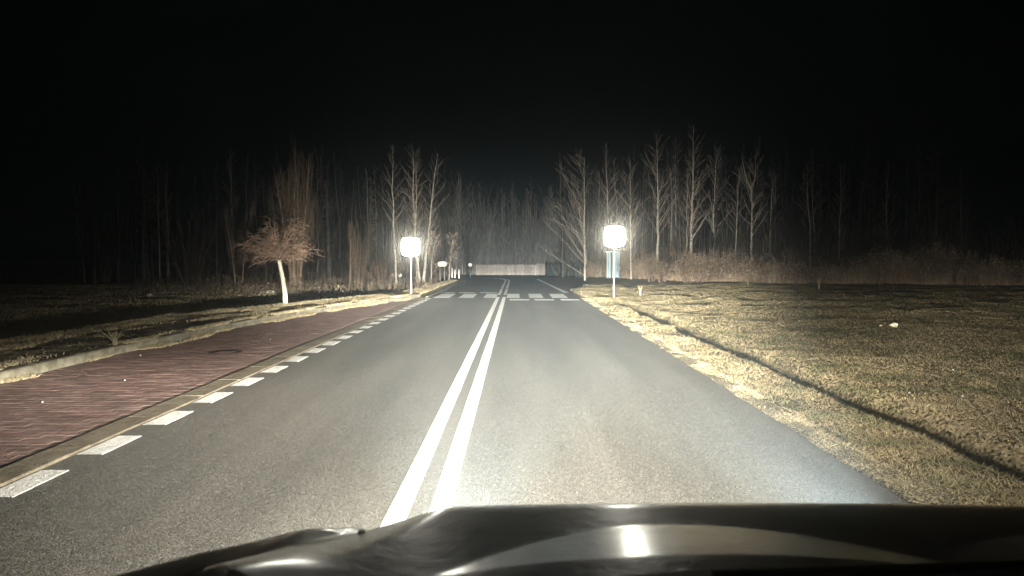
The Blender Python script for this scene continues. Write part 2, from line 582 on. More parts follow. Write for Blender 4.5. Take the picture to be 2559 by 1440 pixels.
def sheet_strip(name, m, t0, t1, s0, s1, z, step=0.5, parent=None, thick=0.05, jag=0.0, cols=2):
    """a strip following the road from s0 to s1 between offsets t0, t1"""
    b = MB()
    n = max(1, int(math.ceil((s1 - s0) / step)))
    for i in range(n + 1):
        s = lerp(s0, s1, i / n)
        a = t0 + (jag * noise.noise(Vector((s * 1.7, t0, 0))) if jag else 0)
        c = t1 + (jag * noise.noise(Vector((s * 1.7, t1, 5))) if jag else 0)
        for k in range(cols):
            x, y = road_pt(s, lerp(a, c, k / (cols - 1)))
            b.v.append((x, y, z + crest(y)))
        x, y = road_pt(s, a); b.v.append((x, y, z + crest(y) - thick))
        x, y = road_pt(s, c); b.v.append((x, y, z + crest(y) - thick))
    w = cols + 2
    for i in range(n):
        o = i * w
        for k in range(cols - 1):
            b.f.append((o + k, o + k + 1, o + w + k + 1, o + w + k))
        b.f.append((o + cols, o, o + w, o + w + cols))
        b.f.append((o + cols - 1, o + cols + 1, o + w + cols + 1, o + w + cols - 1))
    if thick > 0.01:
        b.f.append((cols, cols + 1, cols - 1, 0) if cols == 2 else (cols, cols + 1) + tuple(reversed(range(cols))))
    return b.build(name, m, parent)

road = tag(sheet_strip('road', M_['asphalt'], -2.80, 2.97, -40, YC + 50, 0.0, 0.5, None, 0.055, 0.045, 4), kind='structure')

# --- painted markings, each 4 mm proud of the asphalt
def marking(name, t0, t1, s0, s1, step=0.6):
    return sheet_strip(name, M_['paint'], t0, t1, s0, s1, 0.005, step, road, 0.004, 0.006)
for c in (-0.125, 0.115):
    for (a, b_) in ((-10, 26.9), (28.3, 33.7), (34.3, 84)):
        marking('centre_line', c - 0.062, c + 0.062, a, b_)
s = 3.35
while s < 25.6:
    marking('edge_dash', -2.78, -2.585, s, s + 0.56, 0.3)
    s += 0.955
for x0, x1 in ((-3.12, -2.52), (-2.18, -1.62), (-1.24, -0.76), (-0.36, 0.13), (0.50, 1.03), (1.36, 1.95)):
    marking('zebra_bar', x0 - XC, x1 - XC, 26.2, 29.3)
for x0, x1 in ((-0.24, 0.47), (0.66, 1.36), (1.60, 2.26)):
    marking('give_way_dash', x0 - XC, x1 - XC, 24.7, 25.4)
for x0, x1 in ((-3.1, -2.66), (-2.46, -1.8), (-1.58, -0.84)):
    marking('give_way_dash', x0 - XC, x1 - XC, 29.9, 30.5)
b = MB()   # slanting edge line along the right-hand bay
L0, L1 = Vector((2.16, 30.1, 0.005)), Vector((1.50, 49.5, 0.005))
for i in range(12):
    p, q = L0.lerp(L1, i / 12), L0.lerp(L1, (i + 1) / 12)
    b.quad(p + Vector((-0.11, 0, 0)), p + Vector((0.11, 0, 0)), q + Vector((0.11, 0, 0)), q + Vector((-0.11, 0, 0)))
b.build('edge_line', M_['paint'], road)

# --- sandy verge strip next to the asphalt (its own irregular sheet just above the soil)
b = MB()
n = 240
for i in range(n + 1):
    y = 2.5 + 26 * i / n
    a = 2.36
    w = 0.30 + 0.16 * noise.fractal(Vector((0, y * 0.9, 6)), 1, 2, 3) + 0.25 * sstep(8, 3, y)
    for k in range(4):
        x = a + w * k / 3
        b.v.append((x, y, zground(x, y) + 0.006 + (0.006 if k < 3 else -0.012)))
for i in range(n):
    for k in range(3):
        o = i * 4 + k
        b.f.append((o, o + 1, o + 5, o + 4))
tag(b.build('sandy_verge', M_['sand'], smooth=True), kind='structure')

# --- paved bay: bed, pavers, flush gutter stones, raised kerb
b = MB()
yy = [2.0 + 0.4 * i for i in range(62)]
for y in yy:
    b.v.append((bay_x(y) - 0.02, y, -0.003)); b.v.append((-3.60, y, -0.003))
for i in range(len(yy) - 1):
    b.f.append((2 * i, 2 * i + 1, 2 * i + 3, 2 * i + 2))
bay = tag(b.build('paved_bay', M_['bed']), kind='structure')
pm = MB(); pm.box(-0.0975, 0.0975, -0.0475, 0.0475, -0.05, 0, 0.0015)
pmesh = pm.mesh('brick', M_['paver'])
spots = []
row = 0
y = 2.9
while y < 26.3:
    x = -3.68 - 0.1 - (0.1 if row % 2 else 0)
    while x - 0.09 > bay_x(y):
        px = abs(x) / y
        if px < 0.80:
            spots.append((x, y))
        x -= 0.2
    row += 1
    y += 0.1
spots.sort(key=lambda p: p[1] ** 2 + p[0] ** 2)
pr = random.Random(3)
joined = MB()
for k, (x, y) in enumerate(spots):
    dz = pr.uniform(-0.001, 0.001)
    tx, ty, rz = pr.gauss(0, 0.002), pr.gauss(0, 0.002), pr.gauss(0, 0.006)
    if k < 300:
        o = link('brick', pmesh, bay)
        o.location = (x, y, dz)
        o.rotation_euler = (tx, ty, rz)
    else:
        cz, sz = math.cos(rz), math.sin(rz)
        joined.box(-0.0975, 0.0975, -0.0475, 0.0475, -0.03, 0, 0.0015,
                   lambda a, c, d: (x + a * cz - c * sz, y + a * sz + c * cz, dz + d + tx * c - ty * a))
tag(joined.build('bricks', M_['paver'], bay), kind='stuff')

gut = MB()
gut.quad((-3.665, -5, -0.03), (-3.375, -5, -0.03), (-3.375, 26.8, -0.03), (-3.665, 26.8, -0.03))
gutter = tag(gut.build('gutter', M_['bed']), kind='structure')
gm = MB(); gm.box(-0.14, 0.14, -0.494, 0.494, -0.06, 0.012, 0.01)
gmesh = gm.mesh('kerbstone', mat('gutter_concrete', (0.25, 0.218, 0.155), 0.9, (0.15, 0.125, 0.088), 5.0, grain=(300, 1.0), island=0.12, coord='World'))
for i in range(24):
    o = link('kerbstone', gmesh, gutter)
    o.location = (-3.522 + pr.uniform(-0.004, 0.004), 3.0 + i * 1.0, pr.uniform(-0.004, 0.004))
    o.rotation_euler = (0, pr.gauss(0, 0.01), pr.gauss(0, 0.002))
kb = MB()
pts = []
y = 3.0
x = bay_x(3)
while y < 27.2:
    pts.append((bay_x(y), y))
    dx = (bay_x(y + 0.5) - bay_x(y)) / 0.5
    y += 1.0 / math.sqrt(1 + dx * dx)
for (x0, y0), (x1, y1) in zip(pts, pts[1:]):
    kb.quad((x0 - 0.14, y0, 0.02), (x0 - 0.02, y0, 0.02), (x1 - 0.02, y1, 0.02), (x1 - 0.14, y1, 0.02))
kerb = tag(kb.build('kerb', M_['bed']), kind='structure')
km = MB(); km.box(-0.15, 0.0, -0.493, 0.493, -0.10, 0.125, 0.016)
kmesh = km.mesh('kerbstone', M_['kerb'])
for (x0, y0), (x1, y1) in zip(pts, pts[1:]):
    o = link('kerbstone', kmesh, kerb)
    o.location = ((x0 + x1) / 2, (y0 + y1) / 2, pr.uniform(-0.006, 0.004))
    o.rotation_euler = (0, pr.gauss(0, 0.01), math.atan2(-(x1 - x0), y1 - y0))
# kerb running on beyond the bay, up to the bend
km2 = MB(); km2.box(-0.10, 0.0, -0.493, 0.493, -0.06, 0.03, 0.01)
kmesh2 = km2.mesh('kerbstone', M_['kerb'])
for i in range(22):
    s = 27.3 + i
    x, y = road_pt(s, -2.815)
    o = link('kerbstone', kmesh2, kerb)
    o.location = (x, y, crest(y))
    o.rotation_euler = (0, 0, max(0, (s - YC) / RC))

# mossy footpath slab strip behind the kerb
b = MB()
n = 60
for i in range(n + 1):
    y = 2.5 + 21 * i / n
    x1 = bay_x(y) - 0.145
    x0 = max(pw(EDGE, y) + 0.9, x1 - 2.3) if y < 20 else lerp(x1 - 1.2, x1 - 0.3, (y - 20) / 4)
    x0 = min(x0, x1 - 0.1)
    for k in range(5):
        x = lerp(x1, x0, k / 4)
        b.v.append((x, y, 0.112 + 0.006 * noise.noise(Vector((x, y, 0)))))
for i in range(n):
    for k in range(4):
        o = i * 5 + k
        b.f.append((o + 1, o, o + 5, o + 6))
tag(b.build('footpath', M_['walk'], smooth=True), kind='structure')

# right-hand bay of reddish paving beyond the crossing
b = MB()
n = 24
for i in range(n + 1):
    y = 31.0 + 24 * i / n
    xr = pw(RBAY, y) if y > 31.4 else 2.42
    b.v.append((2.30 if y < YC else road_pt(y, 2.85)[0], y, crest(y) + 0.004)); b.v.append((max(xr, 2.4), y, crest(y) + 0.004))
for i in range(n):
    b.f.append((2 * i, 2 * i + 1, 2 * i + 3, 2 * i + 2))
tag(b.build('far_paved_bay', M_['paver']), kind='structure')
b = MB()
for i in range(len(RBAY) - 2):
    (y0, x0), (y1, x1) = RBAY[i], RBAY[i + 1]
    b.quad((x0, y0, 0.0), (x1, y1, 0.0), (x1, y1, 0.12), (x0, y0, 0.12))
    b.quad((x0, y0, 0.12), (x1, y1, 0.12), (x1 + 0.15, y1, 0.12), (x0 + 0.15, y0, 0.12))
tag(b.build('far_kerb', M_['kerb']), kind='structure')

# manhole cover in the bay
mh = thing('manhole_cover', (-4.60, 11.0, 0.006), 'small round rusty manhole cover set in the red brick bay', 'manhole cover')
b = MB(); b.tube([Vector((0, 0, -0.03)), Vector((0, 0, 0.004))], [0.20, 0.20], 24); b.build('lid', M_['iron'], mh)
b = MB()
for k in range(5):
    b.box(-0.12, 0.12, -0.12 + k * 0.055, -0.10 + k * 0.055, 0.004, 0.010)
b.build('ribs', M_['iron'], mh)
b = MB()
for k in range(24):
    a0, a1 = k * math.pi / 12, (k + 1) * math.pi / 12
    P = lambda a, r, z: (r * math.cos(a), r * math.sin(a), z)
    b.quad(P(a0, 0.205, 0.003), P(a0, 0.25, 0.003), P(a1, 0.25, 0.003), P(a1, 0.205, 0.003))
b.build('rim', M_['iron'], mh)

# ------------------------------------------------------------------ grass
gr = random.Random(11)
def blades(name, n, area, hgt, wid, m, lean=0.6, clump=0.0, weight=None, zf=None):
    V = np.zeros((n * 3, 3)); cnt = 0
    tries = 0
    while cnt < n and tries < n * 6:
        tries += 1
        x, y = area()
        if weight and gr.random() > weight(x, y):
            continue
        sc = 1.0 + max(0, y - 6) * 0.06
        z = (zf or zground)(x, y) - 0.004
        h = hgt * gr.uniform(0.5, 1.3) * (1 + 0.15 * (sc - 1))
        w = wid * gr.uniform(0.7, 1.3) * sc
        a = gr.uniform(0, math.pi * 2)
        la = gr.uniform(0, math.pi * 2)
        l = lean * h * gr.uniform(0.3, 1.6)
        V[cnt * 3] = (x - w * math.cos(a), y - w * math.sin(a), z)
        V[cnt * 3 + 1] = (x + w * math.cos(a), y + w * math.sin(a), z)
        V[cnt * 3 + 2] = (x + l * math.cos(la), y + l * math.sin(la), z + h)
        cnt += 1
    V = V[:cnt * 3]
    me = bpy.data.meshes.new(name)
    me.from_pydata(V.tolist(), [], [(3 * i, 3 * i + 1, 3 * i + 2) for i in range(cnt)])
    me.materials.append(m)
    o = link(name, me)
    return tag(o, kind='stuff')

def area_right():
    y = 3.2 + 33 * gr.random() ** 1.7
    x = 2.55 + (0.80 * y + 1.5) * gr.random() ** 1.3
    return x, y
def w_right(x, y):
    t = noise.noise(Vector((x * 1.3, y * 1.3, 0))) * 0.5 + 0.6
    return t * sstep(2.5, 3.0, x + 0.15 * noise.noise(Vector((0, y * 2, 0))))
o = blades('grass', 220000, area_right, 0.034, 0.0034, M_['grass'], 1.3, weight=w_right)
tag(o, 'short dry yellow-green grass covering the right verge and field', 'grass')

def area_left():
    y = 3.5 + 42 * gr.random() ** 1.3
    x0 = bay_x(y) - 0.16
    return x0 - 5.5 * gr.random(), y
def w_left(x, y):
    e = left_edge_d(x, y)
    if e > 0.15:
        return 0.0
    k = sstep(-1.1, -0.3, e)
    nzv = noise.fractal(Vector((x * 1.1, y * 0.55, 9)), 1, 2, 3)
    kerbside = 1 - sstep(0.0, 0.35, bay_x(y) - 0.16 - x)
    p = max(k, 1.0 if nzv > 0.12 else 0.03, 0.7 * kerbside * (1 if nzv > -0.1 else 0.2))
    if y > 22:
        p = max(p, 0.8)
    return p
M_['straw'] = mat('straw_grass', (0.42, 0.36, 0.24), 0.9, (0.27, 0.235, 0.14), 2.0, island=0.4, coord='World', spec=0.1)
o = blades('dead_grass', 60000, area_left, 0.05, 0.006, M_['straw'], 1.3, weight=w_left)
tag(o, 'pale dead grass on the left footpath and bank edge', 'grass')

def area_kerb():
    y = 3.5 + 22 * gr.random()
    return bay_x(y) + gr.uniform(-0.13, 0.02) + 0.28 * gr.random() ** 2, y
def z_kerb(x, y):
    return 0.125 if x < bay_x(y) else 0.0
def w_kerb(x, y):
    return 1.0 if noise.fractal(Vector((x * 1.5, y * 0.7, 5)), 1, 2, 3) > -0.12 + 1.3 * max(0, x - bay_x(y)) + 0.15 * (x < bay_x(y)) else 0.0
o = blades('kerb_grass', 26000, area_kerb, 0.045, 0.006, M_['straw'], 1.5, weight=w_kerb, zf=z_kerb)
tag(o, 'dead grass spilling over the kerb on to the bricks', 'grass')
def area_edge():
    y = 3.2 + 24 * gr.random() ** 1.4
    return 2.38 + 0.35 * gr.random(), y
def w_edge(x, y):
    return 1.0 if noise.fractal(Vector((x * 2.0, y * 1.1, 7)), 1, 2, 3) > 0.02 else 0.05
o = blades('edge_grass', 16000, area_edge, 0.03, 0.004, M_['straw'], 1.5, weight=w_edge)
tag(o, 'sparse dead grass along the right edge of the asphalt', 'grass')

def area_bank():
    y = 17 + 26 * gr.random()
    return (gr.uniform(-60, 1050) - 1290.0) / F * y, y
def w_bank(x, y):
    e = left_edge_d(x, y)
    return sstep(1.2, 2.6, e) * (0.5 + 0.9 * noise.noise(Vector((x * 0.5, y * 0.7, 2))))
o = blades('bank_grass', 22000, area_bank, 0.06, 0.006, M_['straw'], 1.0, weight=w_bank)
tag(o, 'dry grass on the low ground beyond the left bank', 'grass')

# sods of dead turf lying on the footpath (low mounds)
b = MB()
for i in range(70):
    y = 4.5 + 20 * gr.random() ** 1.1
    x = bay_x(y) - 0.2 - 2.6 * gr.random()
    if left_edge_d(x, y) > -0.2:
        continue
    if abs(x) / y > 0.82:
        continue
    rx, ry = gr.uniform(0.12, 0.45), gr.uniform(0.12, 0.5)
    n0 = len(b.v)
    b.v.append((x, y, 0.135))
    K = 12
    for k in range(K):
        a = 2 * math.pi * k / K
        q = gr.uniform(0.6, 1.15)
        b.v.append((x + rx * q * math.cos(a), y + ry * q * math.sin(a), 0.107))
    for k in range(K):
        b.f.append((n0, n0 + 1 + k, n0 + 1 + (k + 1) % K))
tag(b.build('turf_patches', M_['sand'], smooth=True), 'pale patches of dead turf and silt on the footpath', 'turf', kind='stuff')

# bigger tufts
def tuft(loc, h, n, label, m, spread=0.6, name='grass_tuft', group=None):
    b = MB()
    for i in range(n):
        a = gr.uniform(0, 6.28)
        l = gr.uniform(0.1, spread) * h
        p1 = Vector((0.25 * l * math.cos(a), 0.25 * l * math.sin(a), h * 0.5 * gr.uniform(0.7, 1)))
        p2 = Vector((l * math.cos(a), l * math.sin(a), h * gr.uniform(0.6, 1)))
        b.tube([Vector((gr.uniform(-.03, .03), gr.uniform(-.03, .03), -0.02)), p1, p2], [0.006, 0.004, 0.0015], 3, False)
    o = b.build(name, m)
    o.location = loc
    return tag(o, label, 'plant', group)
p = gnd(277, 868, 0.1)
tuft((bay_x(p.y) - 0.1, p.y, 0.10), 0.30, 34, 'straggly weed sprouting from the kerb of the brick bay', M_['straw'], 0.9, 'kerb_weed')
0 and tuft((4.35, 7.6, zground(4.35, 7.6)), 0.22, 30, 'green grass tuft leaning over the narrow trench', M_['grass'], 1.0)
for (px, py, h, lb) in ((1600, 735, .45, 'thin dry stalk standing in the field right of the road sign'), (1868, 722, .40, 'low dry stalks at the back edge of the right field'),
                        (2045, 735, .75, 'tall pale grass clump in front of the right-hand scrub'), (1952, 708, .5, 'pale grass clump beside the tall clump by the scrub')):
    p = gnd(px, py)
    tuft((p.x, p.y, zground(p.x, p.y)), h, 26, lb, M_['straw'], 0.35)

# litter and stones
def lump(name, loc, r, m, label, cat, flat=0.6, group=None, seed=0):
    q = random.Random(seed + 77)
    b = MB()
    K, J = 7, 4
    rows = []
    for j in range(J + 1):
        th = math.pi * j / J
        rows.append([Vector((r * math.sin(th) * math.cos(6.283 * k / K), r * math.sin(th) * math.sin(6.283 * k / K), r * flat * math.cos(th))) * q.uniform(0.7, 1.25) for k in range(K)])
    for rw in rows:
        b.v += [tuple(v) for v in rw]
    for j in range(J):
        for k in range(K):
            b.f.append((j * K + k, (j + 1) * K + k, (j + 1) * K + (k + 1) % K, j * K + (k + 1) % K))
    o = b.build(name, m)
    o.location = loc
    return tag(o, label, cat, group)
p = gnd(2235, 822, 0.08); lump('paper_litter', (p.x, p.y, zground(p.x, p.y) + 0.04), 0.08, M_['litter'], 'crumpled cream paper lying in the dark part of the right field', 'litter')
p = gnd(2202, 816, 0.08); lump('paper_scrap', (p.x, p.y, zground(p.x, p.y) + 0.02), 0.03, M_['litter'], 'tiny white scrap just left of the crumpled cream paper', 'litter', seed=2)
for i, (px, py, lb) in enumerate(((2277, 967, 'small white pebble in the grass beyond the middle of the trench'), (2410, 975, 'small white pebble at the far right of the grass field'), (2385, 920, 'pale fleck of stone between the paper and the white pebbles'),
                                  (1765, 832, 'small light stone on the field bank behind the trench'))):
    p = gnd(px, py, 0.05)
    lump('pebble', (p.x, p.y, zground(p.x, p.y) + 0.010), 0.015, M_['whitepl'], lb, 'stone', group='pale pebbles in the grass', seed=i)
for i, (px, py, lb) in enumerate(((92, 1008, 'white pebble on the bricks near the left picture edge'), (302, 953, 'white pebble on the bricks left of the manhole cover'), (343, 890, 'white pebble on the bricks beside the kerb'),
                                  (672, 850, 'white pebble on the bricks beyond the manhole cover'))):
    p = gnd(px, py)
    lump('pebble', (p.x, p.y, 0.008), 0.010, M_['whitepl'], lb, 'stone', group='white pebbles on the brick bay', seed=i + 9)
for i, (px, py, r, lb) in enumerate(((670, 742, 0.28, 'rounded pale clod on the low left bank near the leaning tree'), (372, 750, 0.2, 'flat pale clod on the far left bank'), (915, 727, .22, 'pale clod on the bank left of the left sign'),
                                     (950, 725, .2, 'pale clod just left of the left sign pole'), (990, 724, .25, 'pale flat clod right behind the left sign pole'))):
    p = gnd(px, py, -0.3)
    lump('clod', (p.x, p.y, zground(p.x, p.y) + 0.05), r, M_['stone'], lb, 'clod', 0.45, 'clods of earth on the left bank', seed=i + 30)

# ------------------------------------------------------------------ road signs
def round_rect(w, h, r, z0, y, seg=6):
    out = []
    for cx, cz, a0 in ((w / 2 - r, h / 2 - r, 0), (-w / 2 + r, h / 2 - r, 90), (-w / 2 + r, -h / 2 + r, 180), (w / 2 - r, -h / 2 + r, 270)):
        for k in range(seg + 1):
            a = R(a0 + 90 * k / seg)
            out.append((cx + r * math.cos(a), y, z0 + cz + r * math.sin(a)))
    return out
def plate(b, w, h, r, z, y0, y1):
    A = round_rect(w, h, r, z, y0); B = round_rect(w, h, r, z, y1)
    n = len(A); n0 = len(b.v)
    b.v += A + B
    b.f.append(tuple(n0 + i for i in reversed(range(n))) )
    b.f.append(tuple(n0 + n + i for i in range(n)))
    for i in range(n):
        j = (i + 1) % n
        b.f.append((n0 + i, n0 + j, n0 + n + j, n0 + n + i))
def big_sign(base, size, zc, rz, label, lean=0.0):
    t = thing('road_sign', base, label, 'road sign', 'pair of reflective square signs with added glow at the crossing', rz)
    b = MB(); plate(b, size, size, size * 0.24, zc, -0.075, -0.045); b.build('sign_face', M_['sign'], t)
    b = MB(); plate(b, size + 0.03, size + 0.03, size * 0.25, zc, -0.044, -0.02); b.build('sign_back', M_['steel_dark'], t)
    b = MB(); b.tube([Vector((lean * 0.0, 0.03, -0.3)), Vector((lean, 0.03, zc + size / 2 - 0.03))], [0.033, 0.033], 12); b.build('pole', M_['steel'], t, True)
    for dz in (-0.22, 0.22):
        b = MB(); b.box(-0.06, 0.06, -0.02, 0.07, zc + dz - 0.02, zc + dz + 0.02); b.build('clamp', M_['steel'], t)
    return t
big_sign((-4.14, 27.5, 0.0), 0.70, 1.94, 0.0, 'reflective square sign with added glow on a pole left of the road, the lower of the two')
big_sign((3.76, 26.9, 0.0), 0.76, 2.32, 0.0, 'reflective square sign with added glow on a pole in the right verge, the higher of the two')

def small_sign(px, py, Y, kind, w, h, label, m, zb=None, two=False):
    p = at(px, py, Y)
    zb = zground(p.x, Y, False) if zb is None else zb
    t = thing(kind, (p.x, Y, zb), label, 'road sign')
    zc = p.z - zb
    b = MB(); plate(b, w, h, min(w, h) * 0.45, zc, -0.05, -0.03); b.build('sign_face', m, t)
    for dx in ((-w * 0.25, w * 0.25) if two else (0,)):
        b = MB(); b.tube([Vector((dx, 0, -0.2)), Vector((dx, 0, zc + h / 2 - 0.05))], [0.028, 0.028], 8); b.build('pole', M_['steel_dark'], t, True)
    return t
small_sign(1105, 660, 44.0, 'low_sign', 0.56, 0.30, 'small glowing oval sign low on two thin posts under the leafy saplings', M_['sign_yellow'], two=True)
small_sign(1175, 662, 57.0, 'round_sign', 0.28, 0.28, 'tiny round white sign on a thin post left of the pale fence', M_['sign_small'])
for i, (px, lb) in enumerate(((983, 'round white reflector, left one of the close pair behind the birch foot'), (999, 'round white reflector, right one of the close pair behind the birch foot'))):
    p = at(px, 688, 47)
    zb = zground(p.x, 47, False)
    t = thing('reflector_post', (p.x, 47, zb), lb, 'reflector', 'pair of reflectors low by the birch')
    b = MB(); plate(b, 0.26, 0.19, 0.08, p.z - zb, -0.05, -0.03); b.build('reflector', M_['sign_small'], t)
    b = MB(); b.tube([Vector((0, 0, -0.1)), Vector((0, 0, p.z - zb))], [0.03, 0.03], 6); b.build('post', M_['steel_dark'], t)
for i, (px, py, lb) in enumerate(((1130, 674, 'first little white post beyond the saplings'), (1137, 677, 'second little white post beyond the saplings'), (1147, 677, 'third little white post, nearest the round sign'))):
    p = at(px, py, 52)
    zb = zground(p.x, 52, False)
    b = MB(); b.box(-0.05, 0.05, -0.03, 0.03, -0.1, p.z - zb + 0.1, 0.02)
    o = b.build('marker_post', M_['whitepl']); o.location = (p.x, 52, zb)
    tag(o, lb, 'marker post', 'little white posts beyond the saplings')

# ------------------------------------------------------------------ fences and kiosk
def board_fence(px0, px1, Y, ytop, step, mt, label, gap=0.02, name='board_fence', Y2=None, wob=0.02):
    Y2 = Y2 or Y
    A, B = at(px0, ytop, Y), at(px1, ytop, Y2)
    t = thing(name, (A.x, Y, crest(Y)), label, 'fence')
    W_ = math.hypot(B.x - A.x, Y2 - Y)
    t.rotation_euler = (0, 0, math.atan2(Y2 - Y, B.x - A.x))
    H = A.z - crest(Y)
    n = int(W_ / step)
    w = W_ / n
    q = random.Random(int(px0))
    for i in range(n):
        b = MB(); h = H + q.uniform(-wob, wob); dy = q.uniform(-0.008, 0.008)
        b.box(i * w + gap / 2, (i + 1) * w - gap / 2, dy, 0.03 + dy, -0.15, h, 0.008)
        b.build('board', mt, t)
    for z in (0.25, H * 0.55, H - 0.18):
        b = MB(); b.box(0, W_, -0.05, -0.012, z - 0.03, z + 0.03); b.build('rail', mt, t)
    k = max(2, int(W_ / 2.2))
    for i in range(k + 1):
        b = MB(); x = W_ * i / k; b.box(x - 0.06, x + 0.06, -0.15, -0.052, -0.2, H + 0.04); b.build('post', mt, t)
    return t
board_fence(1191, 1336, 75, 661, 0.36, M_['fence_pale'], 'long low pale board fence closing the view at the end of the road')
t = board_fence(1341, 1360, 75, 659, 0.27, M_['fence_pale'], 'short pale board fence section right of the white gatepost')
p = at(1338.5, 664, 74.8)
b = MB(); b.box(-0.06, 0.06, -0.06, 0.06, -0.2, 1.15, 0.01)
o = b.build('gatepost', M_['whitepl']); o.location = (p.x, 74.8, -0.45); tag(o, 'white gatepost between the two pale fence sections', 'post')
board_fence(1366, 1470, 74, 656, 0.22, M_['fence_green'], 'dark green slatted fence right of the pale fence', 0.05, 'slat_fence', 70)
b = MB(); b.box(-0.30, 0.30, 0, 0.05, -0.1, 1.42, 0.01)
p = at(1479.5, 660, 69); o = b.build('green_panel', M_['green_panel']); o.location = (p.x, 69, zground(p.x, 69, False)); tag(o, 'bright green metal panel at the end of the slatted fence', 'panel')
b = MB(); b.box(-0.07, 0.07, 0, 0.1, -0.1, 1.5, 0.01)
p = at(1491, 660, 69); o = b.build('concrete_post', M_['kerb']); o.location = (p.x, 69, zground(p.x, 69, False)); tag(o, 'pale concrete post right of the green panel', 'post')

Yk = 50.0
A = at(1516, 628, Yk); B = at(1548, 693, Yk)
zb = zground((A.x + B.x) / 2, Yk, False)
kz = A.z - zb
kw = B.x - A.x
ki = thing('shelter', ((A.x + B.x) / 2, Yk, zb), 'narrow pale blue shelter with white posts behind the right sign', 'shelter')
b = MB(); b.box(-kw / 2 - 0.14, kw / 2, -0.10, 0.9, kz - 0.07, kz, 0.01); b.build('roof', M_['whitepl'], ki)
b = MB(); b.box(0.02, kw / 2 - 0.04, 0.02, 0.06, 0.05, kz - 0.075); b.build('side_panel', M_['blue'], ki)
b = MB(); b.box(-kw / 2 + 0.05, -kw / 2 + 0.19, 0.02, 0.06, 0.05, kz - 0.075); b.build('side_panel', M_['blue'], ki)
b = MB(); b.box(-kw / 2 + 0.25, -0.06, 0.75, 0.79, 0.05, kz - 0.075); b.build('back_panel', M_['blue'], ki)
for x in (-kw / 2, -kw / 2 + 0.19, -0.05, kw / 2 - 0.04):
    b = MB(); b.box(x, x + 0.05, -0.01, 0.08, -0.1, kz - 0.072); b.build('post', M_['whitepl'], ki)

# ------------------------------------------------------------------ trees
tr = random.Random(21)
def wander(p, d, L, n, jit, up=0.0, q=tr):
    pts = [p.copy()]
    d = d.normalized()
    for i in range(n):
        d = (d + Vector((q.gauss(0, jit), q.gauss(0, jit), q.gauss(0, jit) * 0.5 + up))).normalized()
        p = p + d * (L / n)
        pts.append(p.copy())
    return pts
def taper(r0, r1, n):
    return [lerp(r0, r1, i / (n - 1)) for i in range(n)]
def azdir(a, el):
    return Vector((math.cos(a) * math.cos(el), math.sin(a) * math.cos(el), math.sin(el)))

def along(pts, t):
    f = t * (len(pts) - 1)
    i = min(len(pts) - 2, int(f))
    return pts[i].lerp(pts[i + 1], f - i)

def birch_meshes(H, r, q, nb=34, spread=0.30, lean=(0, 0), tw=5, first=0.22, el=(0.75, 1.15), trunkpts=None, minr=0.011, side=None):
    tb, cb = MB(), MB()
    n = 14
    pts = trunkpts or [Vector((lean[0] * (i / n) + 0.09 * math.sin(i * 0.8 + H) * (i / n), lean[1] * (i / n) + q.gauss(0, 0.03), H * i / n)) for i in range(n + 1)]
    pts[0] = pts[0] + Vector((0, 0, -0.3))
    tb.tube(pts, [max(0.012, r * (1 - (i / (len(pts) - 1)) ** 0.9 * 0.9)) for i in range(len(pts))], 7)
    for k in range(nb):
        t = first + (0.98 - first) * (k + q.random()) / nb
        p = along(pts, t)
        a = q.uniform(0, 6.283) if side is None or q.random() < 0.2 else q.gauss(side, 0.7)
        L = H * spread * (1 - t) ** 0.6 * q.uniform(0.55, 1.1) + 0.35
        bp = wander(p, azdir(a, q.uniform(*el)), L, 5, 0.10, 0.03, q)
        r0 = max(minr, r * 0.32 * (1 - t) + 0.008)
        cb.tube(bp, taper(r0, 0.006, 6), 3, False)
        for _ in range(tw):
            s = q.uniform(0.25, 0.95)
            p2 = along(bp, s)
            a2 = a + q.uniform(-1.3, 1.3)
            cb.tube(wander(p2, azdir(a2, q.uniform(0.4, 1.2)), L * q.uniform(0.2, 0.45) * (1.2 - s), 3, 0.12, 0.02, q), taper(0.010, 0.004, 4), 3, False)
    return tb, cb

def poplar_meshes(H, r, q, stems=4, shoots=90, width=1.2, base=0.16):
    tb, cb = MB(), MB()
    trunks = []
    for s in range(stems):
        a = 6.283 * s / stems + q.random()
        off = Vector((math.cos(a), math.sin(a), 0)) * 0.18 * (stems > 1)
        d = azdir(a, R(86 if stems == 1 else q.uniform(84, 88.5)))
        p = wander(off + Vector((0, 0, -0.2)), d, H * q.uniform(0.75, 0.98), 9, 0.025, 0.02, q)
        trunks.append(p)
        tb.tube(p, taper(r * q.uniform(0.7, 1), 0.012, 10), 6)
    for k in range(shoots):
        p = trunks[k % stems]
        t = base + (0.90 - base) * q.random() ** 0.9
        a = q.uniform(0, 6.283)
        L = H * q.uniform(0.16, 0.36) * (1.12 - t)
        bp = wander(along(p, t), azdir(a, q.uniform(0.65, 1.1)), L * width * 0.55, 3, 0.06, 0.1, q)
        d = (bp[-1] - bp[-2])
        bp2 = wander(bp[-1], Vector((d.x * 0.3, d.y * 0.3, abs(d.z) + 0.3)), L, 4, 0.05, 0.08, q)
        bp = bp + bp2[1:]
        cb.tube(bp, taper(0.022, 0.006, len(bp)), 3, False)
        for _ in range(5):
            p2 = along(bp, q.uniform(0.2, 0.95))
            cb.tube(wander(p2, azdir(q.uniform(0, 6.283), q.uniform(0.9, 1.35)), L * q.uniform(0.25, 0.55), 3, 0.06, 0.06, q), taper(0.010, 0.004, 4), 3, False)
    return tb, cb

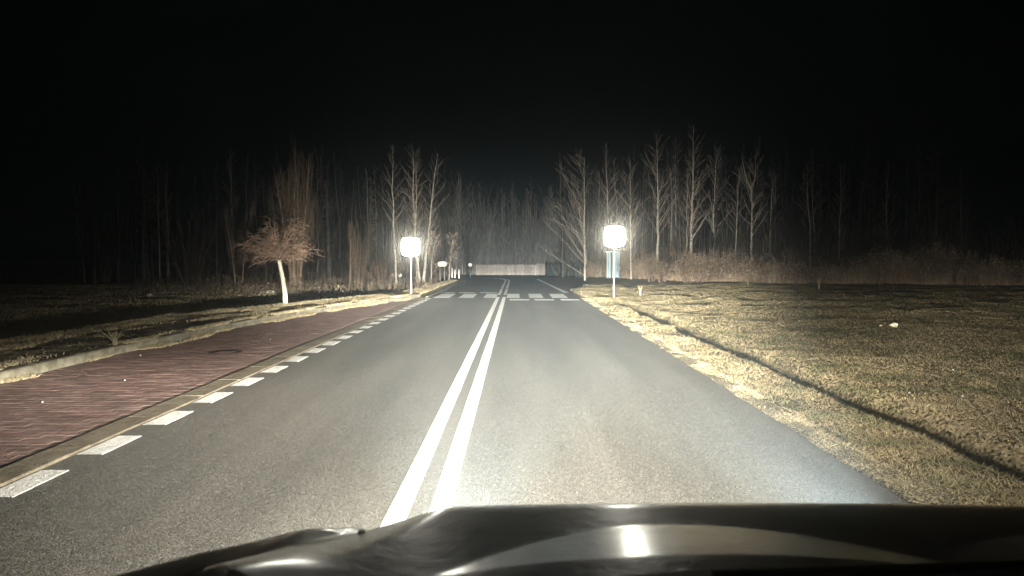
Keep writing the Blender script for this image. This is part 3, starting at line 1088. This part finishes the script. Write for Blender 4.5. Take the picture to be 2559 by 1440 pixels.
def forest_meshes(H, r, q, crown=0.45, nb=26, droop=False):
    tb, cb = MB(), MB()
    n = 10
    cx, cy = q.uniform(-.6, .6), q.uniform(-.4, .4)
    pts = [Vector((cx * (i / n) ** 2 + q.gauss(0, 0.05), cy * (i / n) + q.gauss(0, 0.05), H * i / n - (0.4 if i == 0 else 0))) for i in range(n + 1)]
    tb.tube(pts, [max(0.02, r * (1 - 0.85 * i / n)) for i in range(n + 1)], 6)
    for k in range(nb):
        t = (1 - crown) + crown * (k + q.random()) / nb if k > nb * 0.2 else q.uniform(0.15, 0.6)
        a = q.uniform(0, 6.283)
        L = H * 0.17 * q.uniform(0.4, 1.1) * (1.25 - t)
        el = q.uniform(-0.2, 0.35) if droop else q.uniform(0.4, 1.1)
        bp = wander(along(pts, t), azdir(a, el), L, 4, 0.14, 0.03, q)
        cb.tube(bp, taper(max(0.014, r * 0.22), 0.006, 5), 3, False)
        for _ in range(5):
            s = q.uniform(0.2, 0.95)
            cb.tube(wander(along(bp, s), azdir(a + q.uniform(-1.4, 1.4), q.uniform(-0.1, 1.0)), L * q.uniform(0.25, 0.5), 2, 0.15, 0, q), taper(0.010, 0.005, 3), 3, False)
    return tb, cb

def coppice_meshes(H, q, stems=14, fan=0.35, twigs=5, r=0.03):
    tb, cb = MB(), MB()
    for s in range(stems):
        a = q.uniform(0, 6.283)
        L = H * q.uniform(0.6, 1.05)
        p = wander(Vector((0.12 * math.cos(a), 0.12 * math.sin(a), -0.1)), azdir(a, math.pi / 2 - fan * q.uniform(0.15, 1.0)), L, 7, 0.05, 0.0, q)
        tb.tube(p, taper(r * q.uniform(0.6, 1.1), 0.006, 8), 4, False)
        for _ in range(twigs):
            s_ = q.uniform(0.25, 0.95)
            cb.tube(wander(along(p, s_), azdir(a + q.uniform(-1.5, 1.5), q.uniform(0.7, 1.3)), L * q.uniform(0.12, 0.35), 3, 0.08, 0.03, q), taper(0.010, 0.004, 4), 3, False)
    return tb, cb

def add_leaves(b, anchors, n, size, q):
    for _ in range(n):
        p = q.choice(anchors)
        p = p + Vector((q.gauss(0, 0.05), q.gauss(0, 0.05), q.gauss(0, 0.05)))
        u = Vector((q.gauss(0, 1), q.gauss(0, 1), q.gauss(0, 1))).normalized()
        w = u.cross(Vector((q.gauss(0, 1), q.gauss(0, 1), q.gauss(0, 1)))).normalized()
        s = size * q.uniform(0.5, 1.3)
        b.quad(p - u * s, p - w * s * 0.5, p + u * s, p + w * s * 0.5)

def tree(name, loc, meshes, mats, label, cat='tree', group=None, rz=0):
    t = thing(name, loc, label, cat, group, rz)
    parts = ('trunk', 'crown', 'leaves')
    for b, m, pn in zip(meshes, mats, parts):
        if isinstance(b, MB):
            if len(b.f):
                b.build(pn, m, t, pn == 'trunk')
        else:
            link(pn, b, t)
    return t
def base(px, Y):
    x = (px - 1290.0) / F * Y
    return (x, Y, zground(x, Y, False))

# -- leaning umbrella tree on the left bank
q = random.Random(5)
bx, by = (712 - 1290) / F * 21.1, 21.1
bz = zground(bx, by, False)
tb, cb = MB(), MB()
tr_pts = [Vector((0, 0, -0.2)), Vector((-0.02, 0, 0.35)), Vector((-0.08, 0, 0.8)), Vector((-0.15, 0, 1.15)), Vector((-0.20, 0, 1.45))]
tb.tube(tr_pts, [0.082, 0.070, 0.062, 0.058, 0.064], 10)
head = tr_pts[-1]
for k in range(50):
    a = 2.39996 * k + q.uniform(-.1, .1)
    el = q.uniform(0.03, 1.5)
    L = q.uniform(0.78, 1.12) * (1.0 + 0.08 * el)
    if abs(math.sin(a)) > 0.7:
        L *= 0.85
    if math.cos(a) < 0:
        L *= 1.05
    d = azdir(a, el)
    bp = wander(head + Vector((0, 0, q.uniform(-0.12, 0.06))), d, L, 6, 0.09, -0.035, q)
    cb.tube(bp, taper(q.uniform(0.014, 0.024), 0.005, 7), 4, False)
    for _ in range(11):
        s_ = q.uniform(0.3, 1.0)
        p2 = along(bp, s_)
        a2 = a + q.gauss(0, 0.7)
        tw_ = wander(p2, azdir(a2, q.uniform(-0.35, 0.9)), q.uniform(0.18, 0.5), 4, 0.16, -0.10, q)
        cb.tube(tw_, taper(0.007, 0.0035, 5), 3, False)
        for _ in range(2):
            cb.tube(wander(along(tw_, q.uniform(0.2, 0.9)), azdir(a2 + q.gauss(0, 0.9), q.uniform(-0.5, 0.9)), q.uniform(0.08, 0.22), 2, 0.15, -0.1, q), taper(0.005, 0.003, 3), 3, False)
tree('umbrella_tree', (bx, by, bz), (tb, cb), (M_['lime'], M_['bark_red']), 'small umbrella-crowned tree with pale leaning trunk and reddish bare twigs on the left bank')

# -- poplar groups, left
q = random.Random(31)
tree('poplar', base(738, 40), poplar_meshes(9.3, 0.15, q, 5, 190, 0.8), (M_['bark_brown'], M_['bark_brown']), 'tall broad bare poplar with several stems right behind the umbrella tree')
tree('poplar', base(595, 43), poplar_meshes(5.9, 0.08, q, 2, 55, 0.7), (M_['bark_brown'], M_['bark_brown']), 'slim dim bare poplar left of the umbrella tree')
tree('poplar', base(880, 44), poplar_meshes(4.6, 0.06, q, 4, 60, 0.9, 0.05), (M_['bark_brown'], M_['bark_brown']), 'low bushy bare poplar between the thick dark tree and the left sign')
tree('willow', base(470, 33), coppice_meshes(4.0, q, 26, 0.42, 7), (M_['bark_dark'], M_['bark_dark']), 'dim fan-shaped bare willow with many stems on the far left')
tree('willow', base(900, 45.5), coppice_meshes(4.2, q, 18, 0.22, 6), (M_['bark_brown'], M_['bark_brown']), 'upright bare willow rods beside the low bushy poplar')
# thick gnarly tree
tb, cb = forest_meshes(7.0, 0.24, q, 0.55, 34, True)
tree('gnarled_tree', base(822, 47), (tb, cb), (M_['bark_grey'], M_['bark_grey']), 'thick-trunked dark tree with short crooked branches behind the poplars')
# reddish bush behind the left sign
def leafy_bush(loc, H, q, stems, fan, nleaf, lsize, lm, sm, label, name='bush', cat='bush', group=None, fl=None):
    tb, cb = coppice_meshes(H, q, stems, fan, 5, 0.016)
    lb = MB()
    anchors = [Vector(v) for v in cb.v[::4]]
    add_leaves(lb, anchors, nleaf, lsize, q)
    return tree(name, loc, (tb, cb, lb), (sm, sm, lm), label, cat, group)
leafy_bush(base(955, 46), 2.2, q, 22, 0.9, 420, 0.05, M_['leaf_brown'], M_['bark_red'], 'round reddish twiggy bush left of the left sign')

# -- birches, left
def P3(base_, Y, pts):
    """trunk points relative to the base, from photo points"""
    return [at(px, py, Y) - Vector(base_) for px, py in pts]
def hero_birch(px, Y, pts, r, label, nb=34, spread=0.26, seed=1, tw=5, first=0.25, name='birch', el=(0.75, 1.15), mats=None, group=None, side=None):
    bs = base(px, Y)
    tp = [Vector((0, 0, 0))] + P3(bs, Y, pts)
    # resample
    out = []
    for a, b_ in zip(tp, tp[1:]):
        out += [a.lerp(b_, k / 3) for k in range(3)]
    out.append(tp[-1])
    q = random.Random(seed)
    out = [p + Vector((q.gauss(0, 0.012), q.gauss(0, 0.05), 0)) for p in out]
    H = out[-1].z
    tb, cb = birch_meshes(H, r, q, nb, spread, tw=tw, first=first, trunkpts=out, el=el, side=side)
    return tree(name, bs, (tb, cb), mats or (M_['birch'], M_['birch_twig']), label, 'birch', group)
hero_birch(991, 44, [(988, 640), (984, 560), (986, 520), (981, 470), (985, 420), (984, 365)], 0.085, 'slender crooked white birch standing left of the left sign', 26, 0.22, 3)
hero_birch(1045, 46, [(1040, 620), (1036, 540), (1033, 480), (1036, 420), (1034, 370)], 0.12, 'white birch rising directly behind the left sign', 46, 0.24, 4)
hero_birch(1051, 45, [(1043, 650), (1039, 600), (1039, 560), (1042, 500), (1040, 440), (1042, 400)], 0.085, 'left-leaning birch stem crossing behind the left sign', 16, 0.22, 5)
hero_birch(1057, 45, [(1064, 640), (1072, 590), (1076, 540), (1081, 490), (1088, 430), (1095, 385)], 0.11, 'right-leaning white birch between the left sign and the saplings', 34, 0.26, 6)
# -- leafy saplings
def sapling(px, Y, pts, seed, label, nleaf):
    bs = base(px, Y)
    tp = [Vector((0, 0, 0))] + P3(bs, Y, pts)
    q = random.Random(seed)
    tb, cb = birch_meshes(tp[-1].z, 0.035, q, 22, 0.42, tw=4, first=0.2, trunkpts=tp, el=(0.5, 1.1))
    lb = MB()
    add_leaves(lb, [Vector(v) for v in cb.v[::3] if v[2] > 0.8], nleaf, 0.065, q)
    return tree('sapling', bs, (tb, cb, lb), (M_['birch'], M_['birch_twig'], M_['leaf_pale']), label, 'sapling', 'leafy saplings')
sapling(1077, 42, [(1078, 660), (1084, 620), (1095, 590)], 8, 'young tree with pale dry leaves just right of the leaning birch', 170)
sapling(1121, 46, [(1124, 660), (1128, 620), (1134, 588)], 9, 'young tree with pale dry leaves nearest the road, right of the low sign', 150)

# -- birches, right
hero_birch(1462, 46, [(1461, 620), (1459, 560), (1460, 500), (1458, 440), (1458, 390)], 0.06, 'grey birch with long branches sweeping to the left, first tree right of the road', 40, 0.50, 12, 5, 0.04, el=(0.5, 1.0), side=math.pi)
hero_birch(1526, 57, [(1522, 620), (1519, 560), (1517, 500), (1514, 440), (1513, 360)], 0.13, 'white birch rising directly behind the right sign', 38, 0.30, 13, 5)
hero_birch(1540, 58, [(1541, 600), (1541, 520), (1534, 450), (1532, 400)], 0.05, 'thin birch stem immediately right of the one behind the right sign', 20, 0.25, 14)
hero_birch(1643, 46, [(1641, 620), (1642, 540), (1641, 470), (1640, 400), (1637, 335)], 0.10, 'tall straight white birch, the first one right of the right sign', 36, 0.32, 15, 5)
hero_birch(1727, 45, [(1726, 620), (1725, 560), (1728, 480), (1729, 400), (1728, 315)], 0.12, 'tallest and brightest white birch in the right wood', 36, 0.30, 16, 5)
hero_birch(1740, 52, [(1722, 600), (1715, 500), (1718, 430)], 0.05, 'thin dim birch stem touching the tallest birch', 16, 0.2, 17)
hero_birch(1875, 44, [(1876, 620), (1875, 530), (1873, 475), (1882, 440), (1884, 380)], 0.085, 'forked birch in the right wood, split halfway up', 34, 0.3, 18)
bs = base(1875, 44)
# the second limb of the fork belongs to the same tree
fork = [o for o in C.objects if o.get('label', '').startswith('forked birch')][0]
fb = MB(); pp = P3(bs, 44, [(1873, 476), (1862, 450), (1855, 425), (1848, 385)]); fb.tube(pp, [0.06, 0.045, 0.03, 0.01], 6); fb.build('limb', M_['birch'], fork, True)
hero_birch(1838, 47, [(1838, 600), (1839, 540), (1841, 480), (1842, 420)], 0.06, 'dim birch just left of the forked birch', 20, 0.25, 19)
hero_birch(1785, 48, [(1783, 600), (1781, 520), (1784, 440), (1788, 370)], 0.085, 'dim birch between the tallest and the forked birch', 34, 0.3, 20)
hero_birch(1672, 49, [(1675, 600), (1677, 500), (1672, 420)], 0.05, 'thin dim birch right of the first straight birch', 18, 0.25, 22)
hero_birch(1697, 50, [(1698, 600), (1694, 500), (1691, 400)], 0.07, 'dim birch left of the tallest birch', 20, 0.25, 23)
hero_birch(1577, 47, [(1575, 600), (1574, 520), (1573, 400)], 0.06, 'dim birch between the right sign and the first straight birch', 34, 0.36, 24)
hero_birch(2022, 43, [(2020, 560), (2012, 480), (2008, 415)], 0.06, 'faint leaning birch in the dark far right wood', 16, 0.25, 25)
hero_birch(1920, 45, [(1921, 600), (1923, 500), (1926, 430)], 0.05, 'faint thin birch right of the forked birch', 16, 0.25, 26)

# -- the wood behind: shared meshes, every trunk a thing
q = random.Random(99)
kinds = []
for i in range(4):
    tb, cb = forest_meshes(q.uniform(10, 13), 0.10, q, 0.6, 30)
    kinds.append(('bare_tree', tb.mesh('trunk', M_['bark_grey'], True), cb.mesh('crown', M_['bark_grey'])))
for i in range(3):
    tb, cb = birch_meshes(q.uniform(9.5, 12), 0.075, q, 34, 0.20, (q.uniform(-.5, .5), 0), 5)
    kinds.append(('birch', tb.mesh('trunk', M_['birch'], True), cb.mesh('crown', M_['birch_twig'])))
for i in range(2):
    tb, cb = forest_meshes(q.uniform(9, 12), 0.13, q, 0.75, 44, True)
    kinds.append(('pine', tb.mesh('trunk', M_['bark_grey'], True), cb.mesh('crown', M_['bark_brown'])))
for i in range(2):
    tb, cb = coppice_meshes(6.5, q, 16, 0.22, 6)
    kinds.append(('willow', tb.mesh('trunk', M_['bark_dark'], True), cb.mesh('crown', M_['bark_dark'])))
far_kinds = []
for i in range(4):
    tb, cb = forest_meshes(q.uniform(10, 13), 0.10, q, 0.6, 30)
    far_kinds.append(('bare_tree', tb.mesh('trunk', M_['bark_lit_tone'], True), cb.mesh('crown', M_['bark_lit_tone'])))
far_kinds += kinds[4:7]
ZONES = [   # px range, depth range, count, where
    (190, 560, 42, 66, 26, 'in the dark wood at the far left'),
    (560, 980, 48, 78, 52, 'in the wood behind the poplars'),
    (980, 1180, 58, 95, 34, 'in the wood behind the left birches'),
    (1130, 1400, 78, 120, 84, 'in the wood beyond the pale fence'),
    (1400, 1600, 56, 95, 36, 'in the wood behind the right sign'),
    (1600, 2000, 45, 75, 54, 'in the wood behind the right-hand birches'),
    (2000, 2420, 40, 62, 26, 'in the dark wood at the far right')]
for (a, c, y0, y1, n, where) in ZONES:
    for i in range(n):
        Y = q.uniform(y0, y1)
        px = a + (c - a) * (i + q.random()) / n
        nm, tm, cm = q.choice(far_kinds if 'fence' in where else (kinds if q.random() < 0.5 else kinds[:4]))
        x = (px - 1290) / F * Y
        if Y < 76 and abs(road_t(x, Y)) < 5.5:
            Y = q.uniform(78, 95); x = (px - 1290) / F * Y
        t = thing(nm, (x, Y, zground(x, Y, False)), 'bare %s %s' % ({'bare_tree': 'grey tree', 'birch': 'white birch', 'pine': 'pine', 'willow': 'many-stemmed willow'}[nm], where),
                  'tree', '%s %s' % ({'bare_tree': 'bare trees', 'birch': 'birches', 'pine': 'pines', 'willow': 'willows'}[nm], where), q.uniform(0, 6.28))
        s_ = q.uniform(0.72, 1.15)
        hmax = (0.115 if 'fence' in where else 0.165) * Y + 1.7
        s_ = min(s_, hmax * q.uniform(0.75, 1.05) / max(v.co.z for v in tm.vertices))
        t.scale = (s_ * 1.0, s_, s_)
        link('trunk', tm, t)
        link('crown', cm, t)

# -- undergrowth at the feet of the wood: many fine stems, nobody could count them
def undergrowth(name, label, n, pick, hr, m, hm=None, head=0.0, hs=0.04, twigs=3):
    b, hb = MB(), MB()
    for i in range(n):
        x, y = pick()
        z = zground(x, y, False) - 0.05
        h = q.uniform(*hr) * (0.85 + 0.9 * noise.fractal(Vector((x * 0.35, y * 0.2, n * 0.01)), 1, 2, 3))
        p = wander(Vector((x, y, z)), azdir(q.uniform(0, 6.28), q.uniform(1.25, 1.55)), h, 3, 0.07, 0, q)
        r = 0.006 + 0.0001 * y
        b.tube(p, taper(r * 1.2, r * 0.6, 4), 3, False)
        for _ in range(twigs):
            b.tube(wander(along(p, q.uniform(0.3, 1)), azdir(q.uniform(0, 6.28), q.uniform(0.5, 1.3)), h * q.uniform(0.15, 0.4), 2, 0.1, 0, q), taper(r * 0.8, r * 0.5, 3), 3, False)
        if hm and q.random() < head:
            add_leaves(hb, [p[-1], p[-1], p[-2].lerp(p[-1], 0.7)], 6, hs, q)
    o = tag(b.build(name, m), label, 'undergrowth', kind='stuff')
    if hm and hb.f:
        tag(hb.build('seed_heads', hm, o), kind='stuff')
    return o
def pick_right():
    x = 5.5 + 24 * q.random()
    return x, far_edge_y(x) + 0.6 + 5 * q.random() ** 1.4
undergrowth('dry_weeds', 'band of tall brown weeds with fluffy heads behind the right field', 5200, pick_right, (0.75, 1.75), M_['weed_bright'], M_['weed_head'], 0.85, 0.05)
def pick_left():
    y = 31 + 22 * q.random()
    return (q.uniform(330, 1090) - 1290) / F * y, y
undergrowth('leaf_litter_scrub', 'low reddish scrub between the left bank and the trees', 3000, pick_left, (0.15, 0.75), M_['weed'], M_['weed_head'], 0.12, 0.035)
def pick_back():
    y = q.uniform(76, 96)
    return q.uniform(-9, 12), y
undergrowth('thicket', 'dense grey brushwood under the trees beyond the fence', 2200, pick_back, (2.0, 7.5), M_['bark_lit_tone'], None, 0, 0, 4)
def pick_rback():
    x = 6.5 + 24 * q.random()
    return x, far_edge_y(x) + 5 + 12 * q.random()
undergrowth('thicket', 'dim tangled brushwood at the foot of the right wood', 2600, pick_rback, (1.2, 3.6), M_['bark_dark'], None, 0, 0, 4)
def pick_lback():
    y = q.uniform(46, 62)
    return (q.uniform(450, 1120) - 1290) / F * y, y
undergrowth('thicket', 'dim brushwood at the foot of the left wood', 1600, pick_lback, (0.8, 3.0), M_['bark_dark'], None, 0, 0, 4)

# shrubs one can tell apart
for (px, Y, H, st, nl, lb) in ((1625, 41, 1.9, 16, 260, 'leafy pale brown bush right of the right sign'), (1655, 40, 1.5, 14, 240, 'low leafy bush with one branch sticking up left of the birch foot'),
                               (1715, 39, 2.0, 14, 280, 'taller rusty-leaved bush standing above the right scrub'), (1750, 38.5, 1.3, 12, 160, 'low rusty bush right of the taller rusty bush'),
                               (1965, 37.5, 2.3, 16, 120, 'dim tall bush above the scrub at right'), (2080, 36, 1.9, 18, 200, 'wide dim bush with pale tips in the right scrub'), (2190, 35, 1.8, 16, 140, 'last dim bush before the darkness on the right'),
                               (1120, 56, 1.2, 10, 80, 'small bush in the gap left of the round sign'), (1400, 66, 2.0, 14, 0, 'bare bush in front of the green fence'), (1500, 56, 3.0, 22, 30, 'dark tangled bush left of the blue shelter')):
    bs = base(px, Y)
    leafy_bush(bs, H, q, st, 0.7, nl, 0.055, M_['leaf_brown'] if nl > 150 else M_['weed_head'], M_['bark_brown'], lb)

# ------------------------------------------------------------------ the car we sit in
paint = mat('dark_car_paint', (0.10, 0.10, 0.107), 0.42, (0.17, 0.17, 0.18), 5, metal=0.75, coat=0.9, bump=0.5, bscale=14, bdist=0.008)
plastic = mat('black_plastic', (0.012, 0.012, 0.012), 0.6)
rubber = mat('tyre_rubber', (0.02, 0.02, 0.02), 0.8)
chrome = mat('lamp_reflector', (0.7, 0.7, 0.7), 0.1, metal=1.0)
lens = mat('lamp_lens', (0.8, 0.8, 0.8), 0.1, coat=1.0)
car = thing('car', (CARX, 0, 0), 'dark glossy car whose bonnet fills the bottom of the view', 'car')
# bonnet height field in car space (x from -0.98 to 0.98)
def bonnet_front(x):
    return 1.30 - 0.35 * (max(0, abs(x) - 0.75) / 0.29) ** 1.6
def bonnet_z(x, y):
    f = bonnet_front(x)
    ax = abs(x)
    z = 1.058 + 0.085 * (1.3 - y)
    # pressed hollows: a steeper, forward-facing flank with a sharp upper edge
    def hollow(cx, half, top, bottom, slope):
        u = (x - cx) / half
        if abs(u) >= 1:
            return 0.0
        y1 = bottom + (top - bottom) * (1 - u * u)
        r = min(1, max(0, (y1 - y) / (y1 - bottom)))
        r = r if r > 0.12 else r * r / 0.12 * 0.5 + r * 0.5
        return slope * (y1 - bottom) * r
    z += hollow(-0.20, 0.36, 1.11, 0.89, 0.115)
    z += hollow(0.36, 0.26, 1.06, 0.90, 0.11)
    dome = 1 - sstep(0.53, 0.70, ax + 0.42 * (y - 1.3))
    z -= 0.046 * (1 - dome)
    z -= 0.010 * math.exp(-((ax - 0.71 + 0.42 * (y - 1.3)) / 0.030) ** 2)
    z += 0.14 * (1.27 - y) * math.exp(-((ax - 0.80) / 0.075) ** 2) * sstep(1.27, 1.2, y) * (1 - sstep(0.8, 0.5, y))
    z += 0.06 * (1.3 - y) * sstep(0.84, 0.95, ax)
    z -= 0.008 * (x / 0.6) ** 2 * dome
    k = max(0, y - f + 0.10)
    z -= 1.9 * k * k
    e = max(0, ax - 1.03)
    z -= 8.0 * e * e
    return z
b = MB()
NX, NY = 200, 130
for j in range(NY + 1):
    for i in range(NX + 1):
        x = -1.15 + 2.30 * i / NX
        f = bonnet_front(x) + 0.30
        y = 0.50 + (f - 0.50) * j / NY
        b.v.append((x, y, bonnet_z(x, y)))
for j in range(NY):
    for i in range(NX):
        o = j * (NX + 1) + i
        b.f.append((o, o + 1, o + NX + 2, o + NX + 1))
b.build('bonnet', paint, car, True)
# cowl, wiper
b = MB(); b.tube([Vector((-0.715, 1.18, bonnet_z(-0.715, 1.18) - 0.01)), Vector((-0.715, 1.18, bonnet_z(-0.715, 1.18) + 0.004))], [0.009, 0.006], 10); b.build('washer_nozzle', plastic, car)
b = MB()
for i in range(40):
    x0, x1 = -0.90 + 1.80 * i / 40, -0.90 + 1.80 * (i + 1) / 40
    g = lambda x: 0.80 - 0.04 * x * x
    z = lambda x: bonnet_z(x, g(x)) + 0.004 + 0.022 * sstep(-0.75, 0.3, x)
    b.quad((x0, 0.45, 1.17), (x1, 0.45, 1.17), (x1, g(x1), z(x1)), (x0, g(x0), z(x0)))
    b.quad((x0, g(x0), z(x0)), (x1, g(x1), z(x1)), (x1, g(x1) + 0.004, z(x1) - 0.08), (x0, g(x0) + 0.004, z(x0) - 0.08))
b.build('cowl', plastic, car)
b = MB()
b.tube([Vector((-0.25, 0.70, 1.178)), Vector((0.2, 0.72, 1.184)), Vector((0.75, 0.70, 1.182))], [0.006, 0.006, 0.004], 6); b.build('wiper_blade', plastic, car)
# nose, wings, wheels, lamps
b = MB()
prof_ = [(1.42, 0.93), (1.55, 0.80), (1.72, 0.60), (1.74, 0.42), (1.66, 0.22)]
for i in range(24):
    x0, x1 = -0.93 + 1.86 * i / 24, -0.93 + 1.86 * (i + 1) / 24
    def sh(x, y, z):
        return (x, y - 0.16 * abs(x / 0.93) ** 3, z)
    for (ya, za), (yb, zb_) in zip(prof_, prof_[1:]):
        b.quad(sh(x0, ya, za), sh(x1, ya, za), sh(x1, yb, zb_), sh(x0, yb, zb_))
b.build('bumper', paint, car, True)
for sx in (-1, 1):
    b = MB()
    for j in range(12):
        ya, yb = -0.4 + 0.14 * j, -0.4 + 0.14 * (j + 1)
        zt = lambda y: min(1.0, bonnet_z(1.12, max(0.5, y)) - 0.03)
        b.quad((sx * 1.15, ya, 0.70), (sx * 1.15, yb, 0.70), (sx * 1.12, yb, zt(yb)), (sx * 1.12, ya, zt(ya)))
    b.build('wing', paint, car, True)
    w = MB(); w.tube([Vector((sx * 0.78, 0.85, 0.36)), Vector((sx * 0.99, 0.85, 0.36))], [0.36, 0.36], 28); wo = w.build('wheel', rubber, car, True)
    w = MB(); w.tube([Vector((sx * 0.99, 0.85, 0.36)), Vector((sx * 1.0, 0.85, 0.36))], [0.24, 0.22], 20); w.build('rim', chrome, wo)
    h = MB(); h.box(sx * 0.62 - 0.16, sx * 0.62 + 0.16, 1.62, 1.75, 0.58, 0.72, 0.03); ho = h.build('headlight', chrome, car)
    h = MB(); h.box(sx * 0.62 - 0.15, sx * 0.62 + 0.15, 1.752, 1.758, 0.59, 0.71); h.build('lens', lens, ho)
# windscreen: a thin slab with a dust film, put in to spread sign glow into halos
film = bpy.data.materials.new('dusty_halo_glass')
film.use_nodes = True
fn_ = film.node_tree
fn_.nodes.clear()
fo = fn_.nodes.new('ShaderNodeOutputMaterial')
fv = fn_.nodes.new('ShaderNodeVolumeScatter')
fv.inputs['Color'].default_value = (1.0, 0.97, 0.9, 1)
fv.inputs['Density'].default_value = 8.0
fv.inputs['Anisotropy'].default_value = 0.988
fn_.links.new(fv.outputs[0], fo.inputs['Volume'])
b = MB()
p0, p1 = Vector((0, 0.62, 1.17)), Vector((0, 0.02, 1.78))
nrm = Vector((0, (p1.z - p0.z), -(p1.y - p0.y))).normalized() * 0.006
n0 = 0
for e in (0, 1):
    for (x, p) in ((-0.80, p0), (0.80, p0), (0.66, p1), (-0.66, p1)):
        b.v.append((x, p.y + nrm.y * e, p.z + nrm.z * e))
b.f = [(0, 1, 2, 3), (7, 6, 5, 4), (4, 5, 1, 0), (5, 6, 2, 1), (6, 7, 3, 2), (7, 4, 0, 3)]
b.build('windscreen', film, car)

# ------------------------------------------------------------------ night haze
hb = MB(); hb.box(-420, 420, -45, 420, -1.8, 17.0)
hz = bpy.data.materials.new('haze')
hz.use_nodes = True
hn = hz.node_tree
hn.nodes.clear()
ho = hn.nodes.new('ShaderNodeOutputMaterial')
pv = hn.nodes.new('ShaderNodeVolumePrincipled')
pv.inputs['Color'].default_value = (0.56, 0.79, 1.0, 1)
pv.inputs['Density'].default_value = 0.0010
pv.inputs['Anisotropy'].default_value = 0.15
hn.links.new(pv.outputs[0], ho.inputs['Volume'])
tag(hb.build('haze', hz), kind='stuff')
